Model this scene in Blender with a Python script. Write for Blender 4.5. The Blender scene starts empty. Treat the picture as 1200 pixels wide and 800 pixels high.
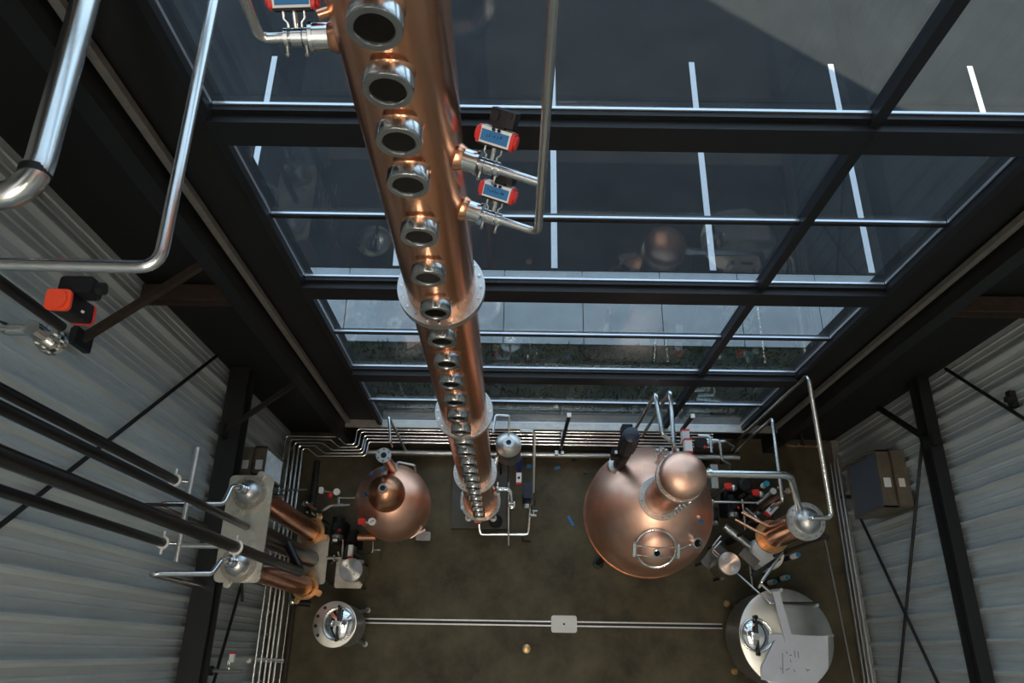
import bpy, math, random
from mathutils import Vector as V, Matrix
random.seed(7)
S = bpy.context.scene
COL = S.collection
PI = math.pi

# ------------------------------------------------------------------ camera
F = 863.2                      # focal length in pixels of the 1200x800 frame
TH, ROLL, YAW = .4006, .0114, .0038
H = 10.5                       # camera height above the floor
W = 2.95                       # glass wall distance
def _axes():
    fo = V((0, math.sin(TH), -math.cos(TH))); u = V((0, math.cos(TH), math.sin(TH))); r = V((1, 0, 0))
    c, s = math.cos(ROLL), math.sin(ROLL)
    r, u = c*r + s*u, -s*r + c*u
    Z = Matrix.Rotation(YAW, 3, 'Z')
    return Z@r, Z@u, Z@fo
CR, CU, CF = _axes()
CAM = V((0, 0, H))
cd = bpy.data.cameras.new('camera'); cam = bpy.data.objects.new('camera', cd); COL.objects.link(cam)
cd.sensor_width = 36; cd.sensor_fit = 'HORIZONTAL'; cd.lens = F/1200*36; cd.clip_start = .05; cd.clip_end = 300
m = Matrix((CR, CU, -CF)).transposed().to_4x4(); m.translation = CAM
cam.matrix_world = m
S.camera = cam
def ray(x, y): return CR*((x-600)/F) - CU*((y-400)/F) + CF
def pz(x, y, z=0.):
    d = ray(x, y); return CAM + d*((z-H)/d.z)
def py(x, y, Y):
    d = ray(x, y); return CAM + d*(Y/d.y)
def pxx(x, y, X):
    d = ray(x, y); return CAM + d*(X/d.x)
def ell(x, y, c, a, b):
    """pixel ray onto the upper ellipsoid of revolution (centre c, radius a, height b): point and normal"""
    d = ray(x, y); o = CAM - c; k = V((1/a, 1/a, 1/b))
    D = V([d[i]*k[i] for i in range(3)]); O = V([o[i]*k[i] for i in range(3)])
    A, B, Cc = D.dot(D), 2*D.dot(O), O.dot(O)-1
    q = max(B*B-4*A*Cc, 0)
    t = (-B - math.sqrt(q))/(2*A); p = CAM + d*t; n = p - c
    return p, V((n.x/a/a, n.y/a/a, n.z/b/b)).normalized()

# ------------------------------------------------------------------ light
S.view_settings.view_transform = 'Standard'; S.view_settings.look = 'None'
S.view_settings.gamma = 1; S.view_settings.use_curve_mapping = False
S.view_settings.exposure = 0.0
wd = bpy.data.worlds.new('sky'); S.world = wd; wd.use_nodes = True
bg = wd.node_tree.nodes['Background']; bg.inputs[0].default_value = (.66, .79, 1.0, 1); bg.inputs[1].default_value = 2.5
sd = bpy.data.lights.new('sun', 'SUN'); sun = bpy.data.objects.new('sun', sd); COL.objects.link(sun)
sd.energy = 22; sd.angle = .009; sd.color = (1, .87, .70)
_el = math.radians(37)
sdir = V((-.784*math.cos(_el), .62*math.cos(_el), -math.sin(_el)))
sun.rotation_euler = sdir.to_track_quat('-Z', 'Y').to_euler(); sun.location = (14, -10, 20)
LAMP_W = 150.               # watts per ceiling strip (emitting face)

# ------------------------------------------------------------------ materials
def mat(name, col, rough=.5, metal=0., bump=0., bscale=40., var=0., vscale=3., spec=.5, aniso=0., col2=None, stretch=None, contrast=None):
    mt = bpy.data.materials.new(name); mt.use_nodes = True
    nt = mt.node_tree; b = nt.nodes['Principled BSDF']
    b.inputs['Base Color'].default_value = (*col, 1); b.inputs['Roughness'].default_value = rough
    b.inputs['Metallic'].default_value = metal; b.inputs['Specular IOR Level'].default_value = spec
    co = None
    def coord():
        nonlocal co
        if co is None:
            tc = nt.nodes.new('ShaderNodeTexCoord'); mp = nt.nodes.new('ShaderNodeMapping')
            geo = nt.nodes.new('ShaderNodeNewGeometry')
            nt.links.new(geo.outputs['Position'], mp.inputs[0])
            if stretch: mp.inputs['Scale'].default_value = stretch
            co = mp.outputs[0]
        return co
    if var or col2:
        n = nt.nodes.new('ShaderNodeTexNoise'); n.inputs['Scale'].default_value = vscale; n.inputs['Detail'].default_value = 6
        n.inputs['Roughness'].default_value = .65
        nt.links.new(coord(), n.inputs['Vector'])
        r = nt.nodes.new('ShaderNodeValToRGB')
        lo, hi = contrast or (.3, .7)
        r.color_ramp.elements[0].position = lo; r.color_ramp.elements[1].position = hi
        c2 = col2 or tuple(c*(1-var) for c in col)
        r.color_ramp.elements[0].color = (*c2, 1); r.color_ramp.elements[1].color = (*col, 1)
        nt.links.new(n.outputs['Fac'], r.inputs[0]); nt.links.new(r.outputs[0], b.inputs['Base Color'])
        rr = nt.nodes.new('ShaderNodeMapRange'); rr.inputs['To Min'].default_value = min(1, rough*1.25); rr.inputs['To Max'].default_value = rough*.85
        nt.links.new(n.outputs['Fac'], rr.inputs['Value']); nt.links.new(rr.outputs[0], b.inputs['Roughness'])
    if bump:
        n = nt.nodes.new('ShaderNodeTexNoise'); n.inputs['Scale'].default_value = bscale; n.inputs['Detail'].default_value = 4
        nt.links.new(coord(), n.inputs['Vector'])
        bp = nt.nodes.new('ShaderNodeBump'); bp.inputs['Strength'].default_value = bump; bp.inputs['Distance'].default_value = .01
        nt.links.new(n.outputs['Fac'], bp.inputs['Height']); nt.links.new(bp.outputs[0], b.inputs['Normal'])
    if aniso:
        b.inputs['Anisotropic'].default_value = aniso; b.inputs['Anisotropic Rotation'].default_value = .25 if aniso > .8 else 0
        t = nt.nodes.new('ShaderNodeTangent'); t.direction_type = 'RADIAL'; t.axis = 'Z'
        nt.links.new(t.outputs[0], b.inputs['Tangent'])
    return mt
M = {}
M['copper'] = mat('copper', (.93, .47, .285), .23, 1, col2=(.80, .36, .20), vscale=1.6, contrast=(.25, .65))
M['copper_dark'] = mat('copper_dark', (.62, .27, .15), .3, 1, bump=.05, bscale=9, col2=(.40, .16, .085), vscale=5)
M['copper_still'] = mat('copper_still', (1.0, .62, .46), .38, 1, bump=.04, bscale=4, col2=(.86, .44, .29), vscale=2.6, contrast=(.3, .62))
M['copper_aged'] = mat('copper_aged', (.72, .35, .2), .3, 1, bump=.06, bscale=7, col2=(.34, .15, .085), vscale=6, contrast=(.28, .55))
M['brass'] = mat('brass', (.72, .5, .25), .35, 1, col2=(.5, .3, .14), vscale=14)
M['steel'] = mat('steel', (.74, .74, .72), .2, 1)
M['steel_satin'] = mat('steel_satin', (.68, .67, .64), .36, 1, var=.15, vscale=20)
M['steel_pipe'] = mat('steel_pipe', (.70, .70, .68), .26, 1)
M['steel_dull'] = mat('steel_dull', (.5, .5, .48), .42, 1, var=.25, vscale=10)
M['steel_plate'] = mat('steel_plate', (.72, .68, .58), .48, 1, var=.22, vscale=9)
M['turned_steel'] = mat('turned_steel', (.74, .73, .7), .28, 1, aniso=.95)
M['brushed'] = mat('brushed', (.72, .69, .62), .34, 1, aniso=.75, var=.1, vscale=5)
M['steel_face'] = mat('steel_face', (.42, .43, .43), .3, 1)
M['heater_case'] = mat('heater_case', (.26, .21, .15), .45, .6, var=.3, vscale=9)
M['louvre'] = mat('louvre', (.05, .05, .055), .3, .8)
M['mirror'] = mat('mirror', (.8, .8, .8), .06, 1)
M['black_paint'] = mat('black_paint', (.006, .0065, .0065), .5)
M['black_frame'] = mat('black_frame', (.005, .0055, .008), .5)
M['black_plastic'] = mat('black_plastic', (.008, .008, .009), .55, spec=.3, bump=.1, bscale=80)
M['navy'] = mat('navy', (.012, .016, .03), .4)
M['bead'] = mat('bead', (.60, .64, .70), .3, .8)
M['iron'] = mat('iron', (.035, .03, .027), .5, .4, var=.3, vscale=12)
M['black_pipe'] = mat('black_pipe', (.014, .0135, .0135), .3, .4)
M['steel_dark'] = mat('steel_dark', (.24, .23, .21), .42, 1, var=.3, vscale=8)
M['rust'] = mat('rust', (.055, .036, .026), .6, .3, var=.4, vscale=14)
M['galv'] = mat('galv', (.5, .47, .42), .45, .8, var=.25, vscale=14)
M['cladding'] = mat('cladding', (.58, .62, .61), .4, .3, col2=(.43, .47, .47), vscale=2.0, stretch=(3, 3, .4))
M['dark_wall'] = mat('dark_wall', (.004, .0042, .004), .7, bump=.15, bscale=20)
M['white'] = mat('white', (.78, .78, .76), .4)
M['offwhite'] = mat('offwhite', (.8, .75, .68), .5)
M['red'] = mat('red', (.62, .025, .018), .38)
M['red_orange'] = mat('red_orange', (.75, .07, .025), .4)
M['blue_tape'] = mat('blue_tape', (.02, .17, .42), .6, bump=.2, bscale=60)
M['blue_hose'] = mat('blue_hose', (.012, .03, .16), .4)
M['teal'] = mat('teal', (.02, .28, .38), .4)
M['ink'] = mat('ink', (.008, .009, .015), .6)
M['paper'] = mat('paper', (.62, .62, .64), .8, bump=.15, bscale=14, var=.12, vscale=4)
M['floor'] = mat('floor', (.128, .103, .058), .62, spec=.25, bump=.12, bscale=24, col2=(.042, .033, .020), vscale=1.5, contrast=(.3, .68))
M['floor_rear'] = mat('floor_rear', (.47, .43, .36), .55, var=.12, vscale=2)
M['plinth'] = mat('plinth', (.07, .06, .042), .5, bump=.2, bscale=24, var=.35, vscale=4)
M['concrete'] = mat('concrete', (.27, .28, .28), .8, bump=.2, bscale=30, var=.22, vscale=1.8)
M['asphalt'] = mat('asphalt', (.019, .019, .0195), .85, spec=.2, bump=.35, bscale=60, col2=(.012, .0125, .0135), vscale=.9)
M['line_paint'] = mat('line_paint', (.5, .5, .51), .7, var=.1, vscale=20)
M['soil'] = mat('soil', (.028, .026, .018), .9, bump=.5, bscale=15, var=.4, vscale=5)
M['grass'] = mat('grass', (.05, .075, .02), .7, var=.5, vscale=6)
M['exterior'] = mat('exterior', (.15, .15, .15), .6)
M['sight'] = mat('sight', (.004, .0035, .003), .05, 0, spec=.3)
M['hole'] = mat('hole', (.004, .004, .004), .5)
gm = bpy.data.materials.new('window_glass'); gm.use_nodes = True; nt = gm.node_tree; nt.nodes.clear()
o_ = nt.nodes.new('ShaderNodeOutputMaterial'); tr = nt.nodes.new('ShaderNodeBsdfTransparent'); gl = nt.nodes.new('ShaderNodeBsdfGlossy')
mx = nt.nodes.new('ShaderNodeMixShader'); lw = nt.nodes.new('ShaderNodeLayerWeight'); pw = nt.nodes.new('ShaderNodeMath'); fr = nt.nodes.new('ShaderNodeMath')
tr.inputs[0].default_value = (.80, .87, .88, 1); gl.inputs['Roughness'].default_value = .0; gl.inputs[0].default_value = (1, 1, 1, 1); pw.operation = 'POWER'; pw.inputs[1].default_value = 5; fr.operation = 'MULTIPLY_ADD'; fr.inputs[1].default_value = .9; fr.inputs[2].default_value = .035
nt.links.new(lw.outputs['Facing'], pw.inputs[0]); nt.links.new(pw.outputs[0], fr.inputs[0])
nt.links.new(fr.outputs[0], mx.inputs[0]); nt.links.new(tr.outputs[0], mx.inputs[1]); nt.links.new(gl.outputs[0], mx.inputs[2]); nt.links.new(mx.outputs[0], o_.inputs[0])
M['glass'] = gm
tm = bpy.data.materials.new('translucent_panel'); tm.use_nodes = True; nt = tm.node_tree; nt.nodes.clear()
o_ = nt.nodes.new('ShaderNodeOutputMaterial'); tl_ = nt.nodes.new('ShaderNodeBsdfTranslucent'); tl_.inputs[0].default_value = (.48, .49, .49, 1); nt.links.new(tl_.outputs[0], o_.inputs[0])
M['translucent'] = tm
M['ceiling'] = mat('ceiling_sheet', (.5, .49, .46), .6)
em = bpy.data.materials.new('lamp_diffuser'); em.use_nodes = True; b = em.node_tree.nodes['Principled BSDF']
b.inputs['Emission Color'].default_value = (1, .93, .82, 1); b.inputs['Emission Strength'].default_value = 2
M['lamp'] = em

# ------------------------------------------------------------------ mesh helpers
def basis(axis):
    a = V(axis).normalized(); t = V((0, 0, 1)) if abs(a.z) < .9 else V((1, 0, 0))
    x = t.cross(a).normalized(); return x, a.cross(x), a
class MB:
    def __init__(s): s.v, s.f = [], []
    def add(s, vs, fs):
        o = len(s.v); s.v += [V(p) for p in vs]; s.f += [tuple(i+o for i in f) for f in fs]; return s
    def box(s, c, size, R=None):
        c = V(c); h = V(size)/2
        vs = [V((sx*h.x, sy*h.y, sz*h.z)) for sx in (-1, 1) for sy in (-1, 1) for sz in (-1, 1)]
        if R is not None: vs = [R@p for p in vs]
        return s.add([c+p for p in vs], [(0,1,3,2),(4,6,7,5),(0,4,5,1),(2,3,7,6),(0,2,6,4),(1,5,7,3)])
    def bar(s, a, b, w, h=None, up=(0,0,1)):
        a, b = V(a), V(b); d = (b-a); L = d.length; d.normalize()
        u = V(up); 
        if abs(u.dot(d)) > .95: u = V((0, 1, 0))
        x = u.cross(d).normalized(); z = d.cross(x)
        R = Matrix((d, x, z)).transposed()
        return s.box((a+b)/2, (L, w, h or w), R)
    def rbox(s, c, size, r, R=None):
        """box with its four upright edges rounded"""
        hx, hy, hz = [k/2 for k in size]; pts = []
        for cx, cy, a0 in ((hx-r, hy-r, 0), (-hx+r, hy-r, PI/2), (-hx+r, -hy+r, PI), (hx-r, -hy+r, 1.5*PI)):
            for k in range(4):
                a = a0 + k*PI/6; pts.append((cx+r*math.cos(a), cy+r*math.sin(a)))
        n = len(pts); vs = [V((x, y, -hz)) for x, y in pts] + [V((x, y, hz)) for x, y in pts]
        if R is not None: vs = [R@p for p in vs]
        return s.add([V(c)+p for p in vs], [tuple(range(n-1, -1, -1)), tuple(range(n, 2*n))] + [(i, (i+1) % n, n+(i+1) % n, n+i) for i in range(n)])
    def prism(s, pts, th):
        """flat polygon of 3-D points, thickened downwards"""
        n = len(pts); a = [V(p) for p in pts]; b = [p - V((0, 0, th)) for p in a]
        return s.add(a+b, [tuple(range(n)), tuple(range(2*n-1, n-1, -1))] + [(i, n+i, n+(i+1) % n, (i+1) % n) for i in range(n)])
    def lathe(s, prof, c=(0,0,0), axis=(0,0,1), n=24):
        x, y, a = basis(axis); c = V(c); vs, fs = [], []; k = len(prof)
        for j in range(n):
            t = 2*PI*j/n; d = x*math.cos(t) + y*math.sin(t)
            for r, z in prof: vs.append(c + d*r + a*z)
        for j in range(n):
            for i in range(k-1):
                p, q = j*k+i, ((j+1) % n)*k+i
                if prof[i][0] < 1e-6 and prof[i+1][0] < 1e-6: continue
                fs.append((p, q, q+1, p+1))
        return s.add(vs, fs)
    def cyl(s, p0, p1, r, r1=None, n=16):
        p0, p1 = V(p0), V(p1); L = (p1-p0).length; r1 = r if r1 is None else r1
        return s.lathe([(0, 0), (r, 0), (r1, L), (0, L)], p0, p1-p0, n)
    def ring(s, c, axis, r0, r1, h, n=32):
        return s.lathe([(r0, 0), (r1, 0), (r1, h), (r0, h), (r0, 0)], c, axis, n)
    def torus(s, c, axis, R, r, n=32, k=8, a0=0, a1=2*PI):
        return s.lathe([(R + r*math.cos(2*PI*i/k), r*math.sin(2*PI*i/k)) for i in range(k+1)], c, axis, n)
    def ball(s, c, r, h=None, axis=(0,0,1), n=20, k=10, lo=-PI/2):
        h = h or r
        return s.lathe([(r*math.cos(lo+(PI/2-lo)*i/k) if i < k else 0, h*math.sin(lo+(PI/2-lo)*i/k)) for i in range(k+1)], c, axis, n)
    def bolts(s, c, axis, R, n, r=.008, h=.01, a0=0., k=6):
        x, y, a = basis(axis); c = V(c)
        for j in range(n):
            t = a0 + 2*PI*j/n; p = c + (x*math.cos(t) + y*math.sin(t))*R
            s.cyl(p, p + a*h, r, n=k)
        return s
    def tube(s, pts, r, bend=.08, n=10):
        P = [V(p) for p in pts]; Q = [P[0]]
        for i in range(1, len(P)-1):
            a, b = P[i-1]-P[i], P[i+1]-P[i]; la, lb = a.length, b.length
            if la < 1e-6 or lb < 1e-6: continue
            a.normalize(); b.normalize(); ang = a.angle(b)
            if ang > PI-.03: Q.append(P[i]); continue
            t = min(bend/math.tan(ang/2), la*.48, lb*.48)
            p0, p1 = P[i]+a*t, P[i]+b*t
            for k in range(7):
                u = k/6; Q.append(p0*(1-u)**2 + P[i]*2*u*(1-u) + p1*u*u)
        Q.append(P[-1])
        R = [Q[0]]
        for q in Q[1:]:
            if (q-R[-1]).length > 1e-5: R.append(q)
        Q = R; m_ = len(Q); T = [(Q[min(i+1, m_-1)]-Q[max(i-1, 0)]).normalized() for i in range(m_)]
        x = basis(T[0])[0]; vs, fs = [], []
        for i in range(m_):
            x = (x - T[i]*x.dot(T[i])).normalized(); y = T[i].cross(x)
            for j in range(n):
                a = 2*PI*j/n; vs.append(Q[i] + (x*math.cos(a)+y*math.sin(a))*r)
        for i in range(m_-1):
            for j in range(n): fs.append((i*n+j, i*n+(j+1) % n, (i+1)*n+(j+1) % n, (i+1)*n+j))
        fs += [tuple(range(n-1, -1, -1)), tuple((m_-1)*n+j for j in range(n))]
        return s.add(vs, fs)
    def build(s, name, mt, parent=None, smooth=True, org=None):
        xs = [p.x for p in s.v]; ys = [p.y for p in s.v]; zs = [p.z for p in s.v]
        o = V(org) if org is not None else V(((min(xs)+max(xs))/2, (min(ys)+max(ys))/2, min(zs)))
        me = bpy.data.meshes.new(name); me.from_pydata([p-o for p in s.v], [], s.f); me.validate(); me.update()
        if smooth:
            me.polygons.foreach_set('use_smooth', [True]*len(me.polygons)); me.set_sharp_from_angle(angle=.6)
        me.materials.append(M[mt] if isinstance(mt, str) else mt)
        return link(name, me, o, parent)
WORLD = {}
def link(name, data, o, parent=None):
    ob = bpy.data.objects.new(name, data); COL.objects.link(ob)
    WORLD[ob.name] = V(o)
    ob.location = V(o) - (WORLD[parent.name] if parent else V())
    ob.parent = parent
    return ob
def tag(ob, label, cat, group=None):
    ob['label'] = label; ob['category'] = cat
    if group: ob['group'] = group
    return ob
def thing(name, label, cat, loc, group=None):
    return tag(link(name, None, loc), label, cat, group)
def struct(ob): ob['kind'] = 'structure'; return ob
def lab(ob, label): ob['label'] = label; return ob
def dup(src, loc, parent):
    """copy of a part with its sub-parts at another place"""
    c = link(src.name.split('.')[0], src.data, loc, parent)
    for g in src.children:
        link(g.name.split('.')[0], g.data, V(loc) + g.location, c)
    return c
def pipe(name, pts, r, mt, label, group=None, bend=.08, cat='pipe', n=10):
    return tag(MB().tube(pts, r, bend, n).build(name, mt), label, cat, group)

# ================================================================== SETTING
XL, XR, YB, ZC = -3.23, 4.71, -8.0, 12.7
YR = -1.9                                                           # the stained floor gives way to pale coated concrete behind the camera
fl = struct(MB().box(((XL+XR)/2, (YR+W)/2+.1, -.1), (XR-XL+.5, W-YR+.2, .2)).build('floor', 'floor'))
struct(MB().box(((XL+XR)/2, (YB+YR)/2-.1, -.1), (XR-XL+.5, YR-YB+.2, .2)).build('floor_rear', 'floor_rear'))
SKY = [(-1.85, .9), (2.75, .9)]                                     # two translucent roof-light strips: centre x, width
Y0_, Y1_ = YB+.6, W-.5
mb = MB(); xs_ = [XL-.3] + [v for c, w in SKY for v in (c-w/2, c+w/2)] + [XR+.3]
for a_, b_ in zip(xs_[0::2], xs_[1::2]): mb.box(((a_+b_)/2, (YB+W)/2, ZC+.1), (b_-a_, W-YB+.6, .2))
for c, w in SKY:
    mb.box((c, (YB-.3+Y0_)/2, ZC+.1), (w, Y0_-YB+.3, .2)); mb.box((c, (W+.3+Y1_)/2, ZC+.1), (w, W+.3-Y1_, .2))
ce = struct(mb.build('ceiling', 'ceiling', smooth=False))
for c, w in SKY:
    n = 8
    for k in range(n):
        MB().box((c, Y0_+(Y1_-Y0_)*(k+.5)/n, ZC+.21), (w+.06, (Y1_-Y0_)/n-.004, .006)).build('roof_light_panel', 'translucent', ce, smooth=False)
struct(MB().box(((XL+XR)/2, YB-.15, ZC/2), (XR-XL+.6, .2, ZC)).build('wall_back', 'cladding'))
def clad_mesh(sgn):
    """liner panel .84 m wide (along Y), three ribs and shallow grooves; faces +X when sgn=1"""
    prof = []
    for k in range(3):
        y = k*.28
        prof += [(y, 0), (y+.026, .055), (y+.046, .055), (y+.072, 0), (y+.126, 0), (y+.136, .012), (y+.144, .012), (y+.154, 0), (y+.196, 0), (y+.206, .012), (y+.214, .012), (y+.224, 0)]
    prof.append((.84, 0))
    mb = MB(); n = len(prof)
    vs = [(sgn*d, y, 0) for y, d in prof] + [(sgn*d, y, ZC) for y, d in prof]
    mb.add(vs, [(i, i+1, n+i+1, n+i) for i in range(n-1)])
    return mb
for side, X, sg in (('left', XL, 1), ('right', XR, -1)):
    w = struct(MB().box((X-sg*.12, (YB+W)/2, ZC/2), (.2, W-YB+.3, ZC)).build('wall_'+side, 'cladding'))
    first = None; k = 0; y = W-.84
    while y > YB-.5:
        if first is None: first = clad_mesh(sg).build('cladding_panel', 'cladding', w, smooth=False, org=(0, 0, 0)); first.location = V((X-sg*.015, y, 0)) - WORLD[w.name]
        else:
            link('cladding_panel', first.data, (X-sg*.015, y, 0), w)
        y -= .84
# front wall: dark boarding either side of the glazing, below the sill and above it
WX0, WX1, ZS, ZT = -1.80, 3.18, .62, 11.9
mb = MB()
mb.box(((XL+WX0)/2-.05, W+.08, ZC/2), (WX0-XL+.1, .16, ZC)); mb.box(((XR+WX1)/2+.05, W+.08, ZC/2), (XR-WX1+.1, .16, ZC))
mb.box(((WX0+WX1)/2, W+.08, ZS/2), (WX1-WX0, .16, ZS)); mb.box(((WX0+WX1)/2, W+.08, (ZT+ZC)/2), (WX1-WX0, .16, ZC-ZT))
struct(mb.build('wall_front', 'dark_wall'))
# unseen block added beside the room to throw the shade on the car park
struct(MB().box((9.75, -3, 6.4), (9.5, 12.2, 12.8)).build('wall_shade_block', 'exterior'))

# windows: two bays, thick beams at every second transom
ZB = [11.34, 10.175, 9.20, 8.03, 7.065, 5.896, 4.93, 3.756, 2.797, 1.608, .68]    # top of each ledge, downwards
thick = {9.20, 7.065, 4.93, 2.797, 11.34}
bays = [(-1.786, 2.08), (2.152, 3.155)]
for bi, (x0, x1) in enumerate(bays):
    wn = struct(link('window_%d' % (bi+1), None, ((x0+x1)/2, W, ZS)))
    top = ZT
    for i, zb in enumerate(ZB):
        MB().box(((x0+x1)/2, W+.012, (zb+top)/2), (x1-x0, .012, top-zb+.02)).build('pane', 'glass', wn, smooth=False)
        bd = MB(); L = x1-x0
        bd.box(((x0+x1)/2, W-.002, zb-.005), (L-.004, .016, .010)); bd.build('glazing_bead', 'bead', wn, smooth=False)
        bd = MB()
        bd.box((x0-.004 if bi == 0 else x1+.004, W-.004, (zb+top)/2), (.008, .02, top-zb-.02)); bd.build('side_bead', 'bead', wn, smooth=False)
        if i == len(ZB)-1: break
        if zb in thick:
            MB().box(((x0+x1)/2, W-.012, zb-.04), (L+.07, .06, .05)).build('ledge', 'black_frame', wn, smooth=False)
            MB().box(((x0+x1)/2, W-.035, zb-.165), (L+.07, .13, .22)).build('main_beam', 'black_frame', wn, smooth=False)
            top = zb-.275
        else:
            MB().box(((x0+x1)/2, W+.005, zb-.03), (L+.07, .05, .04)).build('transom', 'black_frame', wn, smooth=False)
            top = zb-.05
struct(MB().box((2.116, W-.01, (ZS+ZT)/2), (.072, .10, ZT-ZS)).build('trim_1', 'black_frame', smooth=False))   # mullion
struct(MB().box((-1.82, W-.015, (ZS+ZT)/2), (.06, .11, ZT-ZS)).build('trim_2', 'black_frame', smooth=False))
struct(MB().box((3.20, W-.015, (ZS+ZT)/2), (.06, .11, ZT-ZS)).build('trim_3', 'black_frame', smooth=False))
struct(MB().box((.75, W-.05, .655), (6.25, .10, .05)).build('trim_4', 'galv', smooth=False))                # sill rail
for i, (x, sg) in enumerate(((-2.24, 1), (3.60, -1))):                                                # columns beside the glazing
    c = struct(MB().box((x-sg*.13, W-.11, 6.2), (.14, .2, 12.4)).build('trim_%d' % (5+i), 'black_paint', smooth=False))
    MB().box((x, W-.06, 6.6), (.055, .05, 11.6)).build('edge_angle', 'galv', c, smooth=False)

# outside ground
asph = struct(MB().box((4, 24.7, -.06), (60, 38, .12)).build('ground_asphalt', 'asphalt', smooth=False))
for i in range(-2, 5):
    ob = MB().box((.65 + 2.565*i, 7.92, .002), (.10, 4.35, .006)).build('parking_line', 'line_paint', asph, smooth=False)
pav = struct(MB().box((3, 5.05, -.09), (24, 1.28, .1)).build('ground_walkway', 'concrete', smooth=False))
f0 = None
for i in range(18):
    x = -7.0 + 1.245*i
    if f0 is None: f0 = MB().box((x, 5.045, -.01), (1.231, 1.27, .06)).build('paving_slab', 'concrete', pav, smooth=False)
    else: link('paving_slab', f0.data, (x, 5.045, -.04), pav)
struct(MB().box((3, 3.74, -.07), (24, 1.34, .1)).build('ground_planting_bed', 'soil', smooth=False))
mb = MB()
for i in range(9000):
    x, y = random.uniform(-5.5, 8.5), random.uniform(3.22, 4.40); h = random.uniform(.04, .16); a = random.uniform(0, PI); d = V((math.cos(a), math.sin(a), 0))*.012
    l = V((random.uniform(-.07, .07), random.uniform(-.05, .05), h)); p = V((x, y, -.02))
    mb.add([p-d, p+d, p+l], [(0, 1, 2)])
g = mb.build('rough_grass', 'grass', smooth=False); g['kind'] = 'stuff'; tag(g, 'dark rough grass in the bed outside the glass wall', 'grass')

# girts, braces, rods (steelwork)
def steel(name, mb, label, cat, group=None, mt='black_paint'): return tag(mb.build(name, mt, smooth=False), label, cat, group)
def ibeam(a, b, w, h):
    a, b = V(a), V(b); mb = MB()
    mb.bar(a+V((0,0,h/2-.012)), b+V((0,0,h/2-.012)), w, .024); mb.bar(a-V((0,0,h/2-.012)), b-V((0,0,h/2-.012)), w, .024); mb.bar(a, b, .02, h-.02)
    return mb
steel('girt_beam', ibeam((XL+.16, YB+.1, 2.62), (XL+.16, W-.02, 2.62), .22, .22), 'long black steel beam along the left corrugated wall behind the condensers', 'beam')
steel('girt_beam', ibeam((XR-.115, YB+.1, 2.66), (XR-.115, W-.02, 2.66), .13, .2), 'long black steel beam along the right corrugated wall beside the louvred heater', 'beam')
steel('girt_beam', ibeam((XL+.02, W-.12, 4.74), (-2.32, W-.12, 4.74), .14, .14), 'short rusty brown beam on the black wall near the diagonal brace', 'beam', mt='rust')
steel('girt_beam', ibeam((3.78, W-.12, 4.74), (XR-.04, W-.12, 4.74), .14, .14), 'short brown beam on the black wall above the louvred heater', 'beam', mt='rust')
def brace(a, b, label, w=.05, mt='black_paint'):
    a, b = V(a), V(b); t = thing('knee_brace', label, 'brace', a)
    MB().bar(a, b, w).build('strut', mt, t, smooth=False)
    MB().box(a, (.05, .13, .22)).build('end_plate', 'black_paint', t, smooth=False)
    return t
brace((XL+.05, 2.08, 5.5), py(247, 304, 2.84), 'brown diagonal brace between left cladding and black wall, above the long girt', .055, 'rust')
brace((XL+.13, 2.165, 2.79), py(352, 445, 2.86), 'dark diagonal brace joining the left wall beam to the black wall', .05, 'iron')
brace(pxx(1090, 517, XR-.15), py(1030, 478, 2.84), 'dark diagonal brace above the louvred heater on the right wall', .05)
def rod(a, b, label): return tag(MB().cyl(a, b, .018, n=8).build('brace_rod', 'black_paint'), label, 'rod')
rod(pxx(255, 416, XL+.08), pxx(-30, 639, XL+.08), 'thin black tie rod rising across the left cladding above the beam')
rod((XL+.08, 2.72, 2.5), pxx(284, 704, XL+.08), 'thin black tie rod running down the left wall behind the condensers')
rod(pxx(290, 660, XL+.06), pxx(246, 815, XL+.06), 'thin black tie rod crossing low on the left wall beside the pipe bundle')
rod(pxx(1086, 462, XR-.06), pxx(1052, 815, XR-.06), 'thin black tie rod passing in front of the louvred heater')
rod(pxx(1005, 600, XR-.075), pxx(1106, 815, XR-.075), 'thin black tie rod starting at the pipes below the louvred heater')
rod(pxx(1108, 432, XR-.06), pxx(1215, 500, XR-.06), 'thin black tie rod rising over the right cladding above the beam')
tag(MB().box(pxx(1186, 468, XR-.04), (.06, .16, .06)).cyl(pxx(1186, 468, XR-.07), pxx(1186, 468, XR-.07)+V((-.06,0,0)), .03).build('wall_bracket', 'black_paint'), 'small black bracket high on the right corrugated wall', 'bracket')

# ceiling strip lamps (above the frame), the room's own light
for x, nm in ((-.75, 'over the tall column'), (1.1, 'over the slot drain')):
    t = thing('ceiling_light', 'long white strip light hung under the roof ' + nm, 'lamp', (x, -3.9, ZC-.35), 'strip lights under the roof')
    MB().box((x, -3.9, ZC-.22), (.22, 7.2, .08)).build('housing', 'white', t, smooth=False)
    for yy in (-6.9, -.9): MB().cyl((x, yy, ZC-.18), (x, yy, ZC-.002), .012, n=8).build('hanger', 'steel_dull', t)
    MB().box((x, -3.9, ZC-.285), (.16, 7.1, .05)).build('diffuser', 'lamp', t, smooth=False)
    ld = bpy.data.lights.new('strip', 'AREA'); ld.shape = 'RECTANGLE'; ld.size = .16; ld.size_y = 7.0; ld.energy = LAMP_W; ld.color = (1, .90, .76)
    lo = bpy.data.objects.new('strip_light', ld); COL.objects.link(lo); lo.parent = t; lo.location = (0, 0, .03)

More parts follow.
